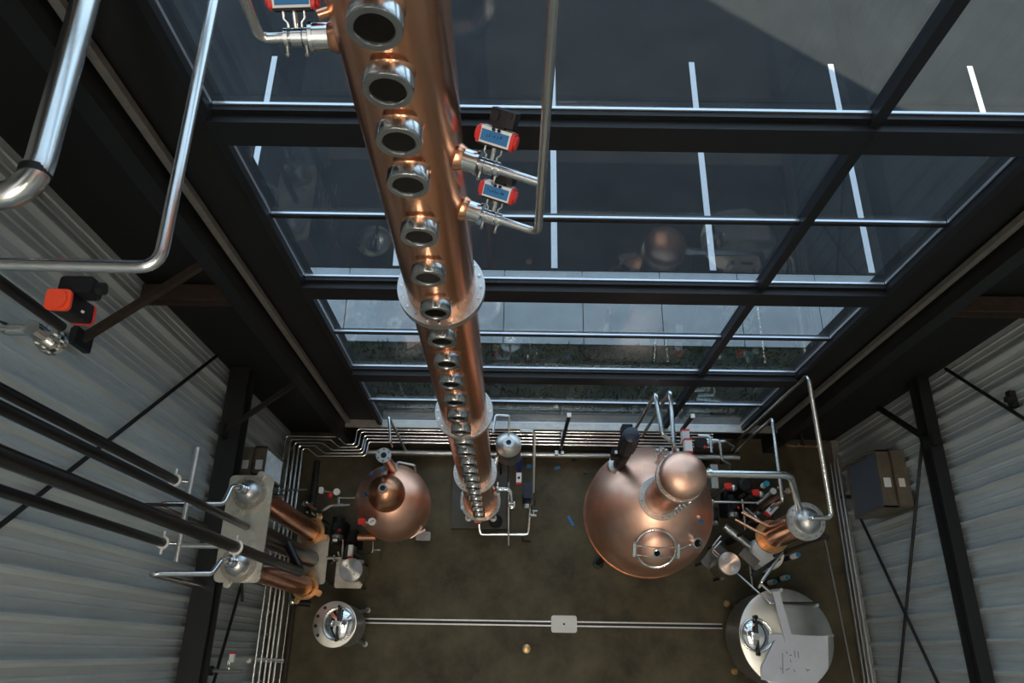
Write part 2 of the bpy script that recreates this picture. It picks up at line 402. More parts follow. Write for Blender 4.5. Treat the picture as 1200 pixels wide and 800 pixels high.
# floor drain
d0, d1 = pz(424, 730.6), pz(846, 731.2)
dr = thing('drain_channel', 'long narrow steel slot drain set in the concrete floor', 'drain', ((d0.x+d1.x)/2, d0.y, 0))
for sg in (-1, 1): MB().box(((d0.x+d1.x)/2, .375+sg*.026, .002), (d1.x-d0.x, .018, .012)).build('rail', 'steel_satin', dr, smooth=False)
MB().box(((d0.x+d1.x)/2, .375, -.001), (d1.x-d0.x, .034, .008)).build('slot', 'hole', dr, smooth=False)
c = pz(661, 731, .02)
t = thing('drain_cover', 'pale rounded rectangular cover over the slot drain', 'cover', (c.x, c.y, 0))
MB().rbox((c.x, c.y, .015), (.34, .215, .016), .03).build('plate', 'offwhite', t); MB().cyl((c.x, c.y, .02), (c.x, c.y, .026), .014, n=10).build('keyhole', 'hole', t)
c = pz(617, 760); t = thing('floor_cleanout', 'small round cap flush in the concrete floor', 'floor cap', (c.x, c.y, 0))
MB().lathe([(0, .004), (.05, .004), (.056, 0)], c, n=20).build('cap', 'brass', t)
for (x, y, w, h, a, nm) in ((620, 546, .07, .05, .2, 'near the wall pipe'), (653, 548, .08, .04, .3, 'beside the small post'), (669, 610, .035, .15, .5, 'in the shade of the large still'), (658, 722, .05, .03, 0, 'touching the drain cover'), (441, 533, .1, .04, 0, 'behind the small still')):
    c = pz(x, y, .003)
    tag(MB().box(c, (w, h, .004), Matrix.Rotation(a, 3, 'Z')).build('floor_tape', 'blue_tape', smooth=False), 'scrap of blue tape on the floor ' + nm, 'tape')
#@@OBJECTS
# ================================================================== OBJECTS
# ---------------- tall distillation column
AX, AY = -.41, 1.9
col = thing('distillation_column', 'tall copper distillation column with a row of round sight glasses', 'column', (AX, AY, .1))
def colz(y, off=.245):
    """height at which the front of a ring of radius off on the column axis shows at pixel row y"""
    lo, hi = 0., 10.
    for _ in range(40):
        mid = (lo+hi)/2; d = V((AX, AY-off, mid)) - CAM
        if 400 - F*d.dot(CU)/d.dot(CF) > y: lo = mid
        else: hi = mid
    return lo
FZ = [colz(386), colz(516), colz(579)]         # undersides of the three bolted flanges
RC = .195
cuts = [.55, FZ[2]+.03, FZ[1]+.03, FZ[0]+.03, 11.55]
for a, b2 in zip(cuts, cuts[1:]):
    MB().lathe([(RC, a), (RC, b2)], (AX, AY, 0), n=64).build('shell', 'copper', col)
MB().lathe([(RC, 11.55), (RC*.9, 11.65), (RC*.5, 11.74), (0, 11.77)], (AX, AY, 0), n=48).build('top_dome', 'copper', col)
for z in FZ:
    fg = MB().ring((AX, AY, z), (0,0,1), RC-.004, .247, .024, 64).ring((AX, AY, z+.027), (0,0,1), RC-.004, .247, .024, 64).build('flange', 'steel_satin', col)
    MB().bolts((AX, AY, z+.05), (0,0,1), .224, 20, .009, .014).bolts((AX, AY, z-.012), (0,0,1), .224, 20, .009, .012).build('bolt_ring', 'steel', fg)
MB().lathe([(RC, .56), (.235, .55), (.235, .46), (0, .46)], (AX, AY, 0), n=48).build('base_collar', 'copper', col)
bs = MB().ring((AX, AY, .43), (0,0,1), .15, .272, .035, 56).build('base_flange', 'steel_dull', col)
mb = MB()
for k in range(8):
    a = 2*PI*k/8 + .39
    mb.box((AX+.255*math.cos(a), AY+.255*math.sin(a), .475), (.05, .05, .03), Matrix.Rotation(a, 3, 'Z'))
mb.build('clamp_lug', 'steel', bs)
for k in range(4):
    a = PI/4 + k*PI/2; p = V((AX+.24*math.cos(a), AY+.24*math.sin(a), 0))
    MB().cyl(p+V((0,0,.104)), p+V((0,0,.43)), .025).cyl(p+V((0,0,.102)), p+V((0,0,.115)), .05).build('leg', 'steel_satin', col)
sg0 = None
zs = [9.62, 9.37, 9.13] + [colz(y, .262) for y in (35, 107.5, 168, 218.5, 279, 327, 368, 401.5, 428, 451.6, 472.8, 491, 507, 521.5, 533, 545, 555, 564.5, 572.5)]
z = zs[-1]
while z > 1.1: z -= .355; zs.append(z)
for z in zs:
    o = V((AX, AY-RC+.01, z))
    if min(abs(z-q-.025) for q in FZ) < .10: o.z += .0
    if sg0 is None:
        sg0 = MB().lathe([(.062, -.02), (.062, .0), (.068, .0), (.068, .022), (.083, .026), (.083, .072), (.081, .076)], o, (0,-1,0), 40).build('sight_glass', 'steel', col, org=o)
        MB().lathe([(.0815, .0755), (.080, .078), (.061, .078), (.0575, .072), (.0575, .06)], o, (0,-1,0), 40).build('face_ring', 'steel_face', sg0, org=o)
        MB().lathe([(.058, .069), (0, .069)], o, (0,-1,0), 32).build('pane', 'sight', sg0, org=o)
        MB().lathe([(.085, -.008), (.074, .006), (.068, .014)], o, (0,-1,0), 32).build('collar', 'copper', sg0, org=o)
    else: dup(sg0, o, col)

def scribble(c, ux, uy, w, h, n, seed):
    rnd = random.Random(seed); mb = MB(); nz = ux.cross(uy).normalized()
    for k in range(n):
        x0 = -w/2 + w*(k+.5)/n; pts = []
        for j in range(4): pts.append(c + ux*(x0 + rnd.uniform(-.35, .35)*w/n) + uy*rnd.uniform(-.5, .5)*h + nz*.0008)
        mb.tube(pts, .0012, .002, 5)
    return mb
def tape(parent, c, n, w, h, ang=0., mt='blue_tape', name='tape'):
    x, y, a = basis(n); ux = x*math.cos(ang) + y*math.sin(ang); uy = a.cross(ux)
    return MB().box(c + a*.003, (w, h, .004), Matrix((ux, uy, a)).transposed()).build(name, mt, parent, smooth=False)

def valve(p, d, label, s=1., group='actuated valves on the column', caps='red', body='white', positioner=True, text=7, tapeit=True, plen=.10, nozzle_r=.045, up=(0,.74,.67)):
    """butterfly valve in a pipe running from p along d, with a pneumatic actuator standing above it"""
    d = V(d).normalized(); u0 = V(up); u = (u0 - d*u0.dot(d)).normalized(); sd_ = d.cross(u).normalized(); sd_ = sd_ if sd_.z < 0 else -sd_
    t = thing('actuated_valve', label, 'valve', p, group)
    def at(a, b_, c_): return p + (d*a + sd_*b_ + u*c_)*s
    R = Matrix((d, sd_, u)).transposed()
    MB().cyl(at(0,0,0), at(.07,0,0), nozzle_r*s, n=24).ring(at(.062,0,0), d, .02*s, (nozzle_r+.006)*s, .012*s, 24).build('reducer', 'steel', t)
    MB().cyl(at(.07,0,0), at(.10,0,0), .018*s).cyl(at(.10,0,0), at(.135,0,0), .03*s, n=20).cyl(at(.135,0,0), at(.17,0,0), .018*s).build('valve_body', 'steel', t)
    for a in (.088, .152):
        cl = MB().ring(at(a-.007,0,0), d, .016*s, .031*s, .014*s, 20).build('clamp', 'steel', t)
        MB().cyl(at(a,-.015,-.026), at(a,-.015,-.052), .005*s, n=8).ball(at(a,-.015,-.055), .009*s, n=8, k=5).build('wing_nut', 'steel_dull', cl)
    mb = MB().cyl(at(.118,0,.025), at(.118,0,.085), .009*s, n=10)
    for a in (.095, .141):
        mb.tube([at(a,-.012,.03), at(a,-.012,.045), at(a+(a-.118)*.5,-.012,.058), at(a+(a-.118)*.5,-.012,.085)], .004*s, .006*s, 6)
    mb.build('bracket', 'steel', t)
    ac = MB().box(at(.118,0,.118), V((.125,.062,.070))*s, R).build('actuator', body, t, smooth=False)
    MB().box(at(.118,0,.0845), V((.125,.066,.008))*s, R).build('base_plate', 'black_plastic', ac, smooth=False)
    for sg in (-1, 1):
        q = at(.118+sg*.0685, 0, .118)
        MB().rbox(q, V((.066,.070,.014))*s, .014*s, Matrix((sd_, u, d)).transposed()).cyl(q+d*sg*.004*s, q+d*sg*.017*s, .026*s, n=20).build('end_cap', caps, ac)
    mb = MB()
    for a in (.107, .129): mb.cyl(at(a,-.028,.146), at(a,-.046,.150), .0065*s, n=10)
    mb.build('port_plug', 'black_plastic', ac)
    if tapeit:
        tp = MB().box(at(.116,-.0325,.119), V((.112,.003,.044))*s, R).build('tape', 'blue_tape', ac, smooth=False)
        scribble(at(.113,-.0348,.122), d, u, .08*s, .018*s, text, text*3).build('handwriting', 'ink', ac, smooth=False)
    if positioner:
        ps = MB().rbox(at(.125,.02,.195), V((.105,.075,.062))*s, .01*s, R).build('positioner', 'black_plastic', t)
        MB().cyl(at(.095,-.02,.2), at(.095,-.035,.2), .018*s).build('knob', 'black_plastic', ps); MB().cyl(at(.15,-.017,.21), at(.15,-.03,.21), .013*s).build('indicator', 'black_plastic', ps)
        MB().box(at(.118,0,.158), V((.05,.04,.02))*s, R).build('mount_block', 'black_plastic', ps)
    return t
d12 = V((.94, -.34, 0)).normalized()
ZV1, ZV2 = 8.06, 7.69
for k, (zv, nm) in enumerate(((ZV1, 'upper white valve actuator with red ends on the right of the column'), (ZV2, 'lower white valve actuator with red ends on the right of the column'))):
    p = V((AX, AY, zv)) + d12*(RC+.012)
    MB().lathe([(.062, -.03), (.054, -.006), (.049, .006), (.045, .012)], p, d12, 28).build('nozzle_collar', 'copper', col)
    valve(p, d12, nm, text=5+2*k)
e1 = V((AX, AY, ZV1)) + d12*(RC+.182); e2 = V((AX, AY, ZV2)) + d12*(RC+.182)
v1 = V((AX, AY, ZV1)) + d12*.545; v2 = V((AX, AY, ZV2)) + d12*.545
t = thing('coolant_pipe', 'vertical steel pipe with two elbows into the right side of the column', 'pipe', v2)
MB().tube([e2, v2, v2+V((0,0,3.6))], .018, .05, 14).build('riser', 'steel_pipe', t); MB().tube([e1, v1], .018, .05, 14).build('branch', 'steel_pipe', t)
d3 = V((-1, -.06, 0)).normalized(); ZV3 = 8.63
p = V((AX, AY, ZV3)) + d3*(RC+.012)
MB().lathe([(.062, -.03), (.054, -.006), (.049, .006), (.045, .012)], p, d3, 28).build('nozzle_collar', 'copper', col)
valve(p, d3, 'white valve actuator with blue taped face on the left of the column', text=8, s=1.0)
q = V((AX, AY, ZV3)) + d3*(RC+.182)
pipe('coolant_pipe', [q, q+d3*.07, q+d3*.07+V((-.02,0,2.8))], .018, 'steel_pipe', 'steel pipe bending up from the valve on the left of the column', bend=.045, n=14)
q = V((AX, AY, 8.80)) + V((-.9, -.43, 0)).normalized()*RC
MB().cyl(q, q+V((-.9,-.43,0)).normalized()*.035, .016).build('thermowell', 'copper', col)
# plinth
a, b2, c2 = pz(528, 619, .1), pz(594, 619, .1), pz(535, 552, .1)
tag(MB().rbox(((a.x+b2.x)/2, (a.y+c2.y)/2, .05), (b2.x-a.x, c2.y-a.y, .1), .01).build('column_plinth', 'plinth'), 'low square concrete plinth under the tall column', 'plinth')
c = pz(581, 611, .1); t = thing('plinth_drain', 'round black grate lying on the column plinth', 'grate', c)
MB().lathe([(.095, 0), (.095, .012), (.075, .014), (.07, .006), (0, .006)], c, n=28).build('rim', 'black_plastic', t)
MB().torus(c+V((0,0,.009)), (0,0,1), .045, .006).torus(c+V((0,0,.009)), (0,0,1), .02, .006).build('grille', 'iron', t)

# ---------------- large copper pot still
BX, BY, BZ, BR, BH = 1.705, 1.652, 1.30, .775, .83
BC = V((BX, BY, BZ))
st = thing('pot_still', 'large round copper pot still with domed helmet on a short neck', 'still', (BX, BY, 0))
prof = [(0, .50), (.3, .515), (.55, .6), (.70, .75), (.762, .95), (BR, 1.15)] + [(BR*math.cos(a), BZ + BH*math.sin(a)) for a in [k*PI/36 for k in range(0, 16)]]
rn = .21; zr = BZ + BH*math.sqrt(1-(rn/BR)**2)
prof += [(r, BZ + BH*math.sqrt(1-(r/BR)**2)) for r in (.17,)]
MB().lathe(prof, (BX, BY, 0), n=72).build('pot', 'copper_still', st)
MB().torus((BX, BY, 1.02), (0,0,1), BR-.006, .012, 72, 6).build('seam_band', 'copper_aged', st)
for k in range(4):
    a = PI/4 + k*PI/2; p = V((BX+.70*math.cos(a), BY+.70*math.sin(a), 0))
    MB().cyl(p+V((0,0,.03)), p+V((-.08*math.cos(a), -.08*math.sin(a), .85)), .035).lathe([(0,0),(.075,0),(.075,.025),(.04,.04),(0,.04)], p).build('leg', 'black_paint', st)
nf = MB().ring((BX, BY, zr-.01), (0,0,1), .17, .25, .03, 56).build('neck_flange', 'steel_satin', st)
MB().bolts((BX, BY, zr+.02), (0,0,1), .226, 18, .009, .014).build('bolt_ring', 'steel', nf)
ZH = 3.10
MB().lathe([(.188, zr), (.188, ZH)], (BX, BY, 0), n=48).build('neck', 'copper_aged', st)
hf = MB().ring((BX, BY, ZH-.03), (0,0,1), .17, .245, .028, 56).ring((BX, BY, ZH+.012), (0,0,1), .17, .245, .028, 56).build('helmet_flange', 'steel_satin', st)
MB().bolts((BX, BY, ZH+.040), (0,0,1), .228, 18, .008, .012).build('bolt_ring', 'steel', hf)
MB().lathe([(.20, ZH+.04), (.222, ZH+.09), (.236, ZH+.15), (.232, ZH+.20), (.205, ZH+.245), (.15, ZH+.28), (.08, ZH+.298), (0, ZH+.303)], (BX, BY, 0), n=56).build('helmet', 'copper_still', st)
ng = V((.8, -.72, 0)).normalized()
for k in range(4):
    o = V((BX, BY, zr+.14+.165*k)) + ng*.182
    s_ = MB().lathe([(.05, 0), (.05, .02), (.064, .024), (.064, .06), (.046, .06), (.045, .045)], o, ng, 28).build('sight_glass', 'steel', st)
    MB().lathe([(.046, .046), (0, .046)], o, ng, 20).build('pane', 'sight', s_)
# manway hatch
hp, hn = ell(768, 641, BC, BR, BH)
hn = (hn + V((0, 0, .35))).normalized()
h_ = MB().lathe([(.225, -.09), (.222, .02), (.236, .024), (.238, .044), (.225, .05), (.212, .046)], hp, hn, 48).build('manway_ring', 'steel', st)
ht = MB().lathe([(.214, .035), (.195, .06), (.15, .092), (.08, .112), (0, .118)], hp, hn, 44).build('manway_lid', 'copper_still', st)
hx = V((1, 0, 0)); hx = (hx - hn*hx.dot(hn)).normalized(); hy = hn.cross(hx)
for sg in (-1, 1):
    MB().tube([hp+hx*-.235+hy*sg*.055+hn*.02, hp+hx*-.235+hy*sg*.055+hn*.10, hp+hy*sg*.055+hn*.128, hp+hx*.235+hy*sg*.055+hn*.10, hp+hx*.235+hy*sg*.055+hn*.02], .007, .03, 8).build('clamp_bar', 'steel', ht)
    MB().box(hp+hx*sg*.245+hn*.06, (.03, .15, .07), Matrix((hx, hy, hn)).transposed()).cyl(hp+hx*sg*.25-hy*.09+hn*.07, hp+hx*sg*.25+hy*.09+hn*.07, .012).build('hinge', 'steel', ht)
MB().lathe([(.045, .10), (.045, .15), (.034, .152), (.034, .14)], hp, hn, 24).build('lid_port', 'steel', ht); MB().lathe([(.034, .146), (0, .146)], hp, hn, 20).build('port_glass', 'sight', ht)
p2, n2 = ell(813, 634, BC, BR, BH)
n2 = (n2+V((0,0,.8))).normalized(); ip = MB().lathe([(.062, -.05), (.062, .08), (.044, .082), (.044, .06)], p2, n2, 24).build('inspection_port', 'steel', st); MB().lathe([(.045, .066), (0, .066)], p2, n2, 20).build('port_glass', 'sight', ip)
MB().cyl(hp+hx*.25+hn*.05, p2+n2*.05, .009).ball((hp+hx*.25+hn*.05)*.35+(p2+n2*.05)*.65, .018).build('stay_rod', 'steel', st)
p3, n3 = ell(818, 606, BC, BR, BH); MB().lathe([(.03, -.01), (.022, .02), (.012, .03), (0, .031)], p3, n3).build('nub', 'copper', st)
for (x, y, w, h, a) in ((822, 611, .035, .09, .2), (822, 551, .05, .04, .4)):
    p4, n4 = ell(x, y, BC, BR, BH); tape(st, p4, n4, w, h, a)
MB().box((pz(762, 671, 1.0)), (.17, .05, .03)).build('lip_bracket', 'brass', st)
pb, nb = ell(687, 553, BC, BR+.005, BH); MB().box(pb, (.05, .04, .06)).build('side_lug', 'iron', st)
# agitator on the still
ap, an = ell(725, 545, BC, BR, BH); up = (an*.35 + V((0,0,1))).normalized(); up = V((-.02, .04, 1)).normalized()
ag = thing('agitator_motor', 'black geared agitator motor standing on the large pot still', 'motor', ap)
MB().lathe([(.125, -.10), (.122, -.01), (.10, .01)], ap, up, 36).build('mount_collar', 'copper_still', ag)
f_ = MB().ring(ap+up*.01, up, .06, .125, .03, 36).build('mount_flange', 'steel_satin', ag); MB().bolts(ap+up*.04, up, .107, 8, .009, .012).build('bolt_ring', 'steel', f_)
MB().lathe([(.07, .03), (.075, .20), (.062, .30), (.08, .34), (.084, .60), (.07, .64), (0, .64)], ap, up, 28).build('gearbox', 'black_plastic', ag)
mo = MB().lathe([(.07, .64), (.092, .67), (.092, 1.12), (.085, 1.17), (.06, 1.185), (0, 1.19)], ap, up, 28).build('motor', 'navy', ag)
mb = MB()
for k in range(16):
    a = 2*PI*k/16; x, y, z_ = basis(up); dd = x*math.cos(a)+y*math.sin(a); mb.bar(ap+up*.7+dd*.094, ap+up*1.1+dd*.094, .008, .014)
mb.build('cooling_fin', 'black_plastic', mo)
MB().box(ap+up*.95+V((-.02,.12,0)), (.11, .09, .18)).build('terminal_box', 'black_plastic', mo, smooth=False)
MB().box(ap+up*.48+V((-.10,-.01,0)), (.08, .10, .16)).cyl(ap+up*.5+V((-.12,-.02,0)), ap+up*.6+V((-.12,-.02,0)), .035).build('breather_box', 'black_plastic', ag)
MB().box(ap+up*.605+V((-.10,-.02,0)), (.03, .035, .006)).build('name_plate', 'white', ag)
# ---------------- vapour line and right condenser
QX, QY = 3.215, 1.37
ZQ = 2.36
hv = V((BX+.24, BY+.02, ZH+.2))
a1 = pz(830, 554.5, 3.2); a2 = pz(926, 556.5, 3.2); a3 = V((QX-.06, QY+.07, 2.95))
t = thing('vapour_pipe', 'thick steel vapour pipe from the still helmet to the right condenser', 'pipe', a1)
b3 = pz(937, 598, 2.40)
MB().tube([V((BX+.18, a1.y, 3.2)), a1, a2, b3], .036, .16, 16).build('tube', 'steel_pipe', t)
MB().ring(a1, (1,0,0), .03, .05, .03, 24).build('clamp', 'steel', t); MB().ring(b3, V((0,0,-1)), .03, .052, .03, 24).build('clamp', 'steel', t)
cq = thing('copper_condenser', 'upright copper condenser with a domed steel head beside the right cladding', 'condenser', (QX, QY, 0))
MB().lathe([(.15, 1.25), (.15, ZQ)], (QX, QY, 0), n=44).build('shell', 'copper', cq)
f_ = MB().ring((QX, QY, ZQ-.02), (0,0,1), .11, .205, .03, 48).ring((QX, QY, ZQ+.014), (0,0,1), .11, .20, .026, 48).build('head_flange', 'steel_satin', cq)
MB().bolts((QX, QY, ZQ+.04), (0,0,1), .178, 14, .013, .014).build('bolt_ring', 'steel_dull', f_)
MB().lathe([(.145, ZQ+.035), (.14, ZQ+.07), (.115, ZQ+.115), (.07, ZQ+.145), (.03, ZQ+.155), (.03, ZQ+.2), (0, ZQ+.2)], (QX, QY, 0), n=40).build('head_dome', 'steel_satin', cq)
f_ = MB().ring((QX, QY, 1.22), (0,0,1), .1, .20, .03, 48).build('foot_flange', 'brass', cq); MB().bolts((QX, QY, 1.25), (0,0,1), .175, 10, .012, .012).build('bolt_ring', 'brass', f_)
MB().box((QX+.17, QY-.13, ZQ-.03), (.16, .05, .05), Matrix.Rotation(-.6, 3, 'Z')).cyl((QX+.2, QY-.16, ZQ-.06), (QX+.2, QY-.16, .03), .022).cyl((QX-.22, QY+.1, 1.2), (QX-.22, QY+.1, .03), .022).cyl((QX+.05, QY+.25, 1.2), (QX+.05, QY+.25, .03), .022).bar((QX-.22, QY+.1, 1.2), (QX+.2, QY-.16, 1.2), .04).bar((QX+.05, QY+.25, 1.2), (QX, QY, 1.2), .04).build('stand', 'iron', cq)
MB().box((QX-.02, QY-.33, .95), (.42, .05, .06), Matrix.Rotation(.55, 3, 'Z')).build('cross_arm', 'black_paint', cq)
for sg in (-.04, .05):
    MB().tube([V((QX-.10+sg, QY+.02+sg, 1.45)), V((QX-.24+sg, QY+.10+sg, 1.42)), V((QX-.42+sg, QY+.22+sg, 1.35))], .018, .04).build('outlet_pipe', 'copper', cq)
mb = MB().box((QX-.2, QY-.22, .9), (.24, .13, .03), Matrix.Rotation(-.75, 3, 'Z')); mb.build('bracket_plate', 'steel_dark', cq)
tk = thing('collecting_pot', 'cream coloured round collecting pot under the right condenser', 'pot', (QX+.12, QY-.1, .3))
MB().lathe([(0, .32), (.2, .32), (.215, .36), (.215, .62), (.205, .66), (.12, .68), (0, .685)], (QX+.13, QY-.12, 0), n=36).build('vessel', 'offwhite', tk)
for k in range(3):
    a = k*2.1; MB().cyl((QX+.13+.16*math.cos(a), QY-.12+.16*math.sin(a), .32), (QX+.13+.16*math.cos(a), QY-.12+.16*math.sin(a), .002), .018).build('leg', 'steel_dull', tk)
# cooling pipe of the right condenser: head -> right -> along Y -> down to the floor
hd = V((QX, QY, ZQ+.19)); r1 = pz(974, 600, 2.55); r2 = pz(947, 438, 2.97); r3 = V((r2.x, r2.y, .06))
r1 = V((r1.x, QY+.01, 2.55))
pipe('cooling_pipe', [hd, V((QX, QY+.005, 2.56)), r1, V((r2.x, r2.y, 2.97)), r3], .026, 'steel_pipe', 'tall bent steel pipe from the right condenser head along and down the front wall', bend=.07, n=12)
r4 = pz(905, 490, 1.85); r5 = pz(917, 587, 1.85)
pipe('cooling_pipe', [V((r4.x, r4.y, .06)), V((r4.x, r4.y, 1.85)), r5, V((r5.x, r5.y, 1.45))], .02, 'steel_pipe', 'thinner bent steel pipe between the wall and the right condenser', bend=.05)
t = thing('service_manifold', 'small horizontal steel manifold against the front wall beside the tall bent pipe', 'manifold', py(940, 522, 2.7))
m0, m1 = py(920, 522, 2.75), py(962, 523, 2.75)
MB().cyl(m0, m1, .016).build('tube', 'brass', t); MB().box((m0.lerp(m1, .5)+V((0,.1,0))), (.04, .22, .03)).build('wall_bracket', 'iron', t)
for k, u_ in enumerate((.05, .3, .6, .9)):
    p = m0.lerp(m1, u_); MB().cyl(p+V((0,0,-.04)), p+V((0,0,.05+.06*(k == 1))), .014, n=8).build('tap', 'steel_dull', t)

# ---------------- pipes behind the large still
for (x0, y0, xa, ya, xe, ye, zt, nm, nn) in ((768, 461, 776, 508, 786, 516, 2.35, 'left', 1), (785, 458, 790, 522, 790, 530, 2.35, 'right', 2)):
    A_ = pz(x0, y0, zt); B_ = pz(xa, ya, zt); E_ = pz(xe, ye, zt-.05*nn)
    t = pipe('feed_pipe', [V((A_.x, A_.y, .08)), A_, B_, E_], .026, 'steel_pipe', 'bent steel feed pipe rising behind the large still, ' + ('ending in an elbow' if nn == 1 else 'straight into fittings'), bend=.06)
for i, (x, y, z) in enumerate(((776, 525, 2.1), (786, 533, 2.0), (793, 528, 2.1))):
    c = pz(x, y, z); t = thing('clamped_fitting', ('shiny clamped fitting behind the helmet under the elbowed feed pipe', 'shiny clamped fitting closest to the copper helmet', 'shiny clamped fitting beside the white actuators')[i], 'fitting', c+V((0,0,-.2)), 'fittings behind the helmet')
    MB().cyl(c+V((0,0,-.25)), c+V((0,0,.05)), .02).cyl(c+V((-.06,0,-.1)), c+V((.08,0,-.1)), .02).build('tube', 'steel_pipe', t)
    for dz in (-.18, -.02): MB().torus(c+V((0,0,dz)), (0,0,1), .026, .01, 16, 6).build('clamp', 'steel', t)
    MB().cyl(c+V((-.055,-.03,-.1)), c+V((-.055,-.085,-.1)), .01, n=8).ball(c+V((-.055,-.09,-.1)), .014, n=8, k=5).build('wing_nut', 'steel', t)
for i, (x, y, z, nm) in enumerate(((806, 523, 2.2, 'nearer the copper helmet'), (803, 512, 2.05, 'nearer the wall pipes'))):
    p = pz(x, y, z); t = thing('pneumatic_actuator', 'upright white actuator with red ends behind the helmet, ' + nm, 'actuator', p)
    MB().box(p, (.085, .13, .09)).build('body', 'white', t, smooth=False)
    for sg in (-1, 1): MB().box(p+V((0, sg*.075, 0)), (.09, .022, .094)).build('end_cap', 'red', t)
    MB().cyl(p+V((0,0,-.05)), p+V((0,0,-.2)), .02).build('stem', 'steel', t)
    if i == 0:
        MB().rbox(p+V((.16,.04,-.03)), (.13, .12, .10), .03).build('positioner', 'black_plastic', t); MB().ball(p+V((.19,-.01,.03)), .018).build('button', 'red', t)
for i, pts in enumerate(([(818,510,1.2),(832,511,1.2),(834,530,1.2)], [(822,515,1.),(843,516,1.),(846,538,1.),(855,544,.9),(857,552,.8)], [(820,519,.85),(850,517,.85),(860,523,.7),(855,530,.02)])):
    pipe('service_pipe', [pz(*q) for q in pts], .019, 'steel_pipe', ('thin steel pipe hooking down beside the helmet, closest to the white actuators', 'long thin steel pipe with two jogs right of the helmet', 'thin steel pipe curving to the foot of the tall bent pipe')[i], bend=.045)
# ---------------- small copper still
SX, SY, SZ, SR, SH = -1.505, 1.765, 1.05, .468, .46
SC = V((SX, SY, SZ))
ss = thing('small_still', 'small copper still with an onion-shaped dome near the left condensers', 'still', (SX, SY, 0))
prof = [(0, .42), (.3, .46), (.43, .58), (SR, .8), (SR, 1.0)] + [(SR*math.cos(k*PI/36), SZ + SH*math.sin(k*PI/36)) for k in range(0, 14)] + [(.14, SZ+SH*math.sqrt(1-(.14/SR)**2))]
MB().lathe(prof, (SX, SY, 0), n=64).build('pot', 'copper_still', ss)
zo = SZ + SH*.93
MB().lathe([(.205, zo-.05), (.222, zo+.03), (.225, zo+.10), (.205, zo+.19), (.165, zo+.27), (.11, zo+.325), (.05, zo+.345), (0, zo+.347)], (SX, SY, 0), n=48).build('onion_dome', 'copper_aged', ss)
n_ = MB().lathe([(.05, zo+.32), (.05, zo+.40), (.034, zo+.40), (.034, zo+.36)], (SX, SY, 0), n=24).build('dome_port', 'steel_dull', ss); MB().lathe([(.035, zo+.37), (0, zo+.37)], (SX, SY, 0), n=20).build('port_hole', 'hole', n_)
for k in range(3):
    a = .5 + k*2.094; p = V((SX+.38*math.cos(a), SY+.38*math.sin(a), 0)); MB().cyl(p+V((0,0,.002)), p+V((0,0,.65)), .03).build('leg', 'steel_dull', ss)
np_, nn_ = ell(459.5, 549, SC, SR, SH)
tt = MB().cyl(np_+V((0,0,-.06)), np_+V((0,0,.66)), .062, n=24).build('neck_pipe', 'copper_aged', ss)
MB().ring(np_+V((0,0,.66)), (0,0,1), .035, .088, .03, 28).build('neck_flange', 'steel_satin', tt); MB().bolts(np_+V((0,0,.69)), (0,0,1), .068, 6, .009, .01).build('bolt_ring', 'iron', tt); MB().lathe([(.036, .68), (0, .68)], np_, n=20).build('neck_opening', 'hole', tt)
MB().ring(np_+V((0,0,.015)), (0,0,1), .06, .08, .03, 24).build('neck_clamp', 'steel', tt)
for (x, y, w, h, a) in ((435.5, 555, .045, .075, .5), (448, 549.5, .05, .05, .9), (428, 579.5, .055, .05, 0)):
    p4, n4 = ell(x, y, SC, SR, SH); tp = tape(ss, p4, n4, w, h, a)
p4, n4 = ell(431, 580, SC, SR, SH); MB().lathe([(.022, 0), (.018, .025), (0, .026)], p4, n4).build('nub', 'copper', ss)
p4 = pz(484, 622, .8)
for k in range(3): MB().bar(pz(476+k*7, 622+k*2.0-k*k*.2, .75)+V((-.1,-.05,0)), pz(476+k*7, 622+k*2.0, .75)+V((.09,.06,0)), .03, .02).build('side_bracket', 'steel', ss, smooth=False)
c = pz(496, 628, .05); MB().rbox(c, (.2, .12, .03), .02).build('foot_plate', 'steel_dull', ss)
v_ = pz(424, 611, 1.48)
t = thing('red_valve', 'red valve handle with a round white gauge at the small still', 'valve', v_)
MB().rbox(v_, (.085, .07, .06), .015).build('handle', 'red', t); MB().cyl(v_+V((.05,0,0)), v_+V((.08,0,0)), .022).build('union', 'steel', t)
g_ = MB().cyl(v_+V((.125,0,-.03)), v_+V((.125,0,.025)), .045, n=24).build('gauge', 'white', t); MB().bar(v_+V((.125,0,.028)), v_+V((.15,.02,.028)), .006).bar(v_+V((.105,-.015,.028)), v_+V((.125,0,.028)), .006).build('needle', 'ink', g_)
MB().cyl(v_+V((.125,0,-.03)), v_+V((.125,.0,-.35)), .014).cyl(v_+V((-.02,0,-.03)), v_+V((-.02,0,-.6)), .016).build('stem', 'steel_dull', t)
MB().cyl(v_+V((-.12,-.12,-.45)), v_+V((.10,-.12,-.45)), .045, n=20).build('copper_tube', 'copper', t)
pp = pz(455.5, 488, 1.85); pq = pz(457.5, 517, 1.85)
pipe('vent_pipe', [V((pp.x, pp.y, .012)), pp, pq, pq+V((0,-.02,-.15))], .018, 'steel_pipe', 'thin bent vent pipe rising behind the small still', bend=.04)
pipe('vent_pipe', [np_+V((.05,0,.05)), pz(466, 541, 1.3), pz(486, 545, 1.3), pz(488, 556, 1.1)], .014, 'steel_dull', 'thin steel pipe draped over the back edge of the small still', bend=.03)
